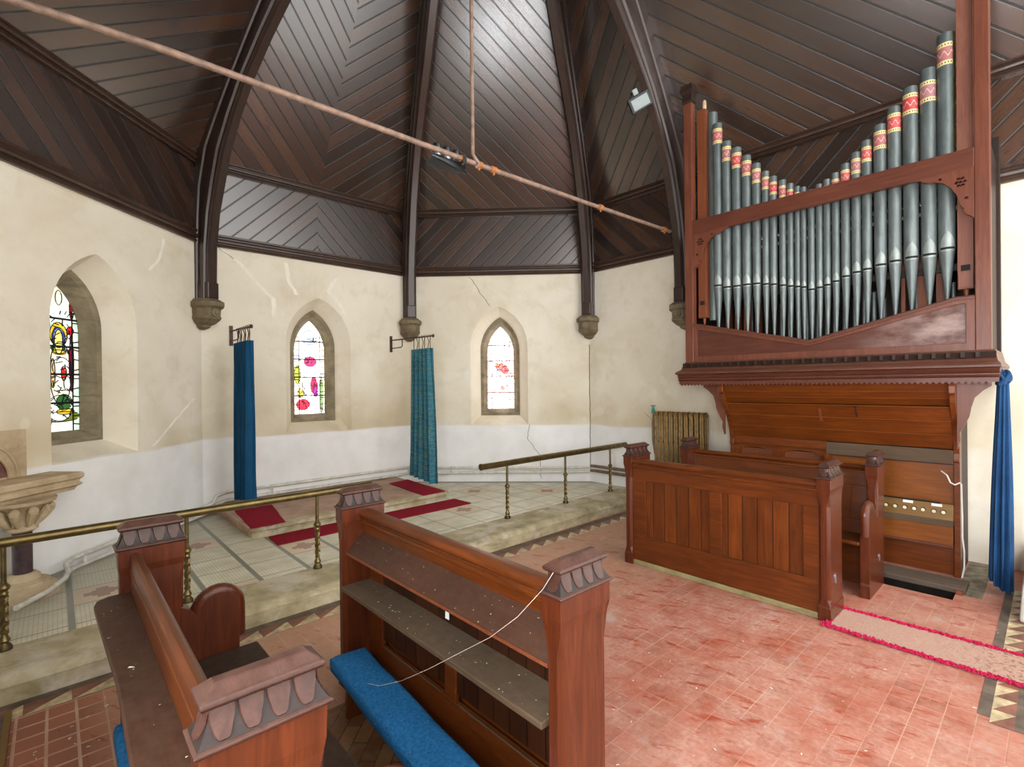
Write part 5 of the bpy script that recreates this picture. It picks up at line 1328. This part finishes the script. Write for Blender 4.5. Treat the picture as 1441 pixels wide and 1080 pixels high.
dense = lambda P: [(P[i][0] + (P[i + 1][0] - P[i][0]) * k_ / 2, P[i][1] + (P[i + 1][1] - P[i][1]) * k_ / 2) for i in range(len(P) - 1) for k_ in range(2)]
fray(dense(L), 1, .014); fray(dense(R_), 2, .012); fray([(4.04 + .4 * i / 14, 1.12 + .02 * i / 14) for i in range(15)], 3, .02)
o = m.build('frayed_edge', M['fray'], rt); o['kind'] = 'stuff'; o['label'] = 'magenta frayed edge of the runner'

# ------------------------------------------------------------------ litter and cobweb
m = MB(); rnd = random.Random(11)
def crumb(x, y, z, s):
    a = rnd.uniform(0, PI); dx = s * math.cos(a); dy = s * math.sin(a); q = s * rnd.uniform(.3, .6); h = s * .35
    m.hexa([(x - dx + dy * q / s, y - dy - dx * q / s, z), (x + dx, y + dy - q, z), (x + dx - dy * q / s, y + dy + dx * q / s, z), (x - dx, y - dy + q, z),
            (x - dx * .6, y - dy * .6, z + h), (x + dx * .7, y + dy * .5, z + h), (x + dx * .5, y + dy * .7, z + h * .8), (x - dx * .7, y - dy * .4, z + h)])
for i in range(200):
    x = rnd.uniform(1.6, 4.9); y = rnd.uniform(.2, 3.7)
    if 4.05 < x < 4.5 and y > .1: continue
    crumb(x, y, .001, rnd.uniform(.003, .010))
for i in range(14): crumb(rnd.uniform(-.15, .2), rnd.uniform(2.9, 3.7), .001, rnd.uniform(.006, .014))
o = m.build('plaster_crumbs', M['debris'], loc=(3, 2, 0)); o['kind'] = 'stuff'; o['label'] = 'small white plaster crumbs scattered over the red tile floor'; o['category'] = 'debris'
m = MB()
for i in range(16): crumb(rnd.uniform(.13, .24), rnd.uniform(1.3, 2.7), .8505, rnd.uniform(.0012, .0035))
crumb(.175, 2.02, .8505, .011)
o = m.build('desk_crumbs', M['debris'], loc=(.19, 2, .85)); o['kind'] = 'stuff'; o['label'] = 'white crumbs lying on the dusty book board of the closest bench'; o['category'] = 'debris'
m = MB()
for i in range(40):
    t = rnd.random(); crumb(1.243 + .108 * t, rnd.uniform(1.2, 2.75), .795 + .10 * t, rnd.uniform(.0015, .005))
for i in range(40): crumb(rnd.uniform(1.22, 1.37), rnd.uniform(1.2, 2.7), .6008, rnd.uniform(.0015, .006))
o = m.build('desk_crumbs', M['debris'], loc=(1.3, 2, .8)); o['kind'] = 'stuff'; o['label'] = 'white crumbs lying on the slanting board of the middle desk'; o['category'] = 'debris'
m = MB(); m.tube([(1.215, 1.13, 1.125), (1.205, 1.17, 1.06), (1.19, 1.28, .935), (1.18, 1.42, .815), (1.17, 1.60, .69), (1.155, 1.80, .55), (1.14, 2.0, .42), (1.125, 2.18, .325), (1.11, 2.27, .303)], .0010, 5)
o = m.build('cobweb_strand', M['web'], loc=(1.17, 1.6, .69)); o['label'] = 'dusty cobweb strand strung from the carved cap to the blue kneeler'; o['category'] = 'cobweb'

# ------------------------------------------------------------------ light
wd = bpy.data.worlds.new('daylight'); SC.world = wd; wd.use_nodes = True
bg = wd.node_tree.nodes['Background']; bg.inputs[0].default_value = (1.0, 0.985, 0.96, 1); bg.inputs[1].default_value = 3.1

# ------------------------------------------------------------------ camera
cam = bpy.data.cameras.new('camera'); co_ = bpy.data.objects.new('camera', cam); COL.objects.link(co_); SC.camera = co_
yaw, pitch, roll, fpx, cyp = 0.7429, -0.0041, -0.0106, 702.17, 544.79
f = Vector((math.sin(yaw) * math.cos(pitch), math.cos(yaw) * math.cos(pitch), math.sin(pitch)))
r = Vector((math.cos(yaw), -math.sin(yaw), 0)); u = r.cross(f)
r2_ = r * math.cos(roll) + u * math.sin(roll); u2_ = u * math.cos(roll) - r * math.sin(roll)
co_.matrix_world = Matrix(((r2_.x, u2_.x, -f.x, 0), (r2_.y, u2_.y, -f.y, 0), (r2_.z, u2_.z, -f.z, 1.75), (0, 0, 0, 1)))
cam.sensor_width = 36.0; cam.lens = fpx / 1441 * 36.0; cam.shift_y = (cyp - 540) / 1441; cam.clip_start = 0.05
vs = SC.view_settings; SC.display_settings.display_device = 'sRGB'
vs.view_transform = 'Standard'; vs.look = 'None'; vs.gamma = 1.0; vs.exposure = 0.25; vs.use_curve_mapping = False
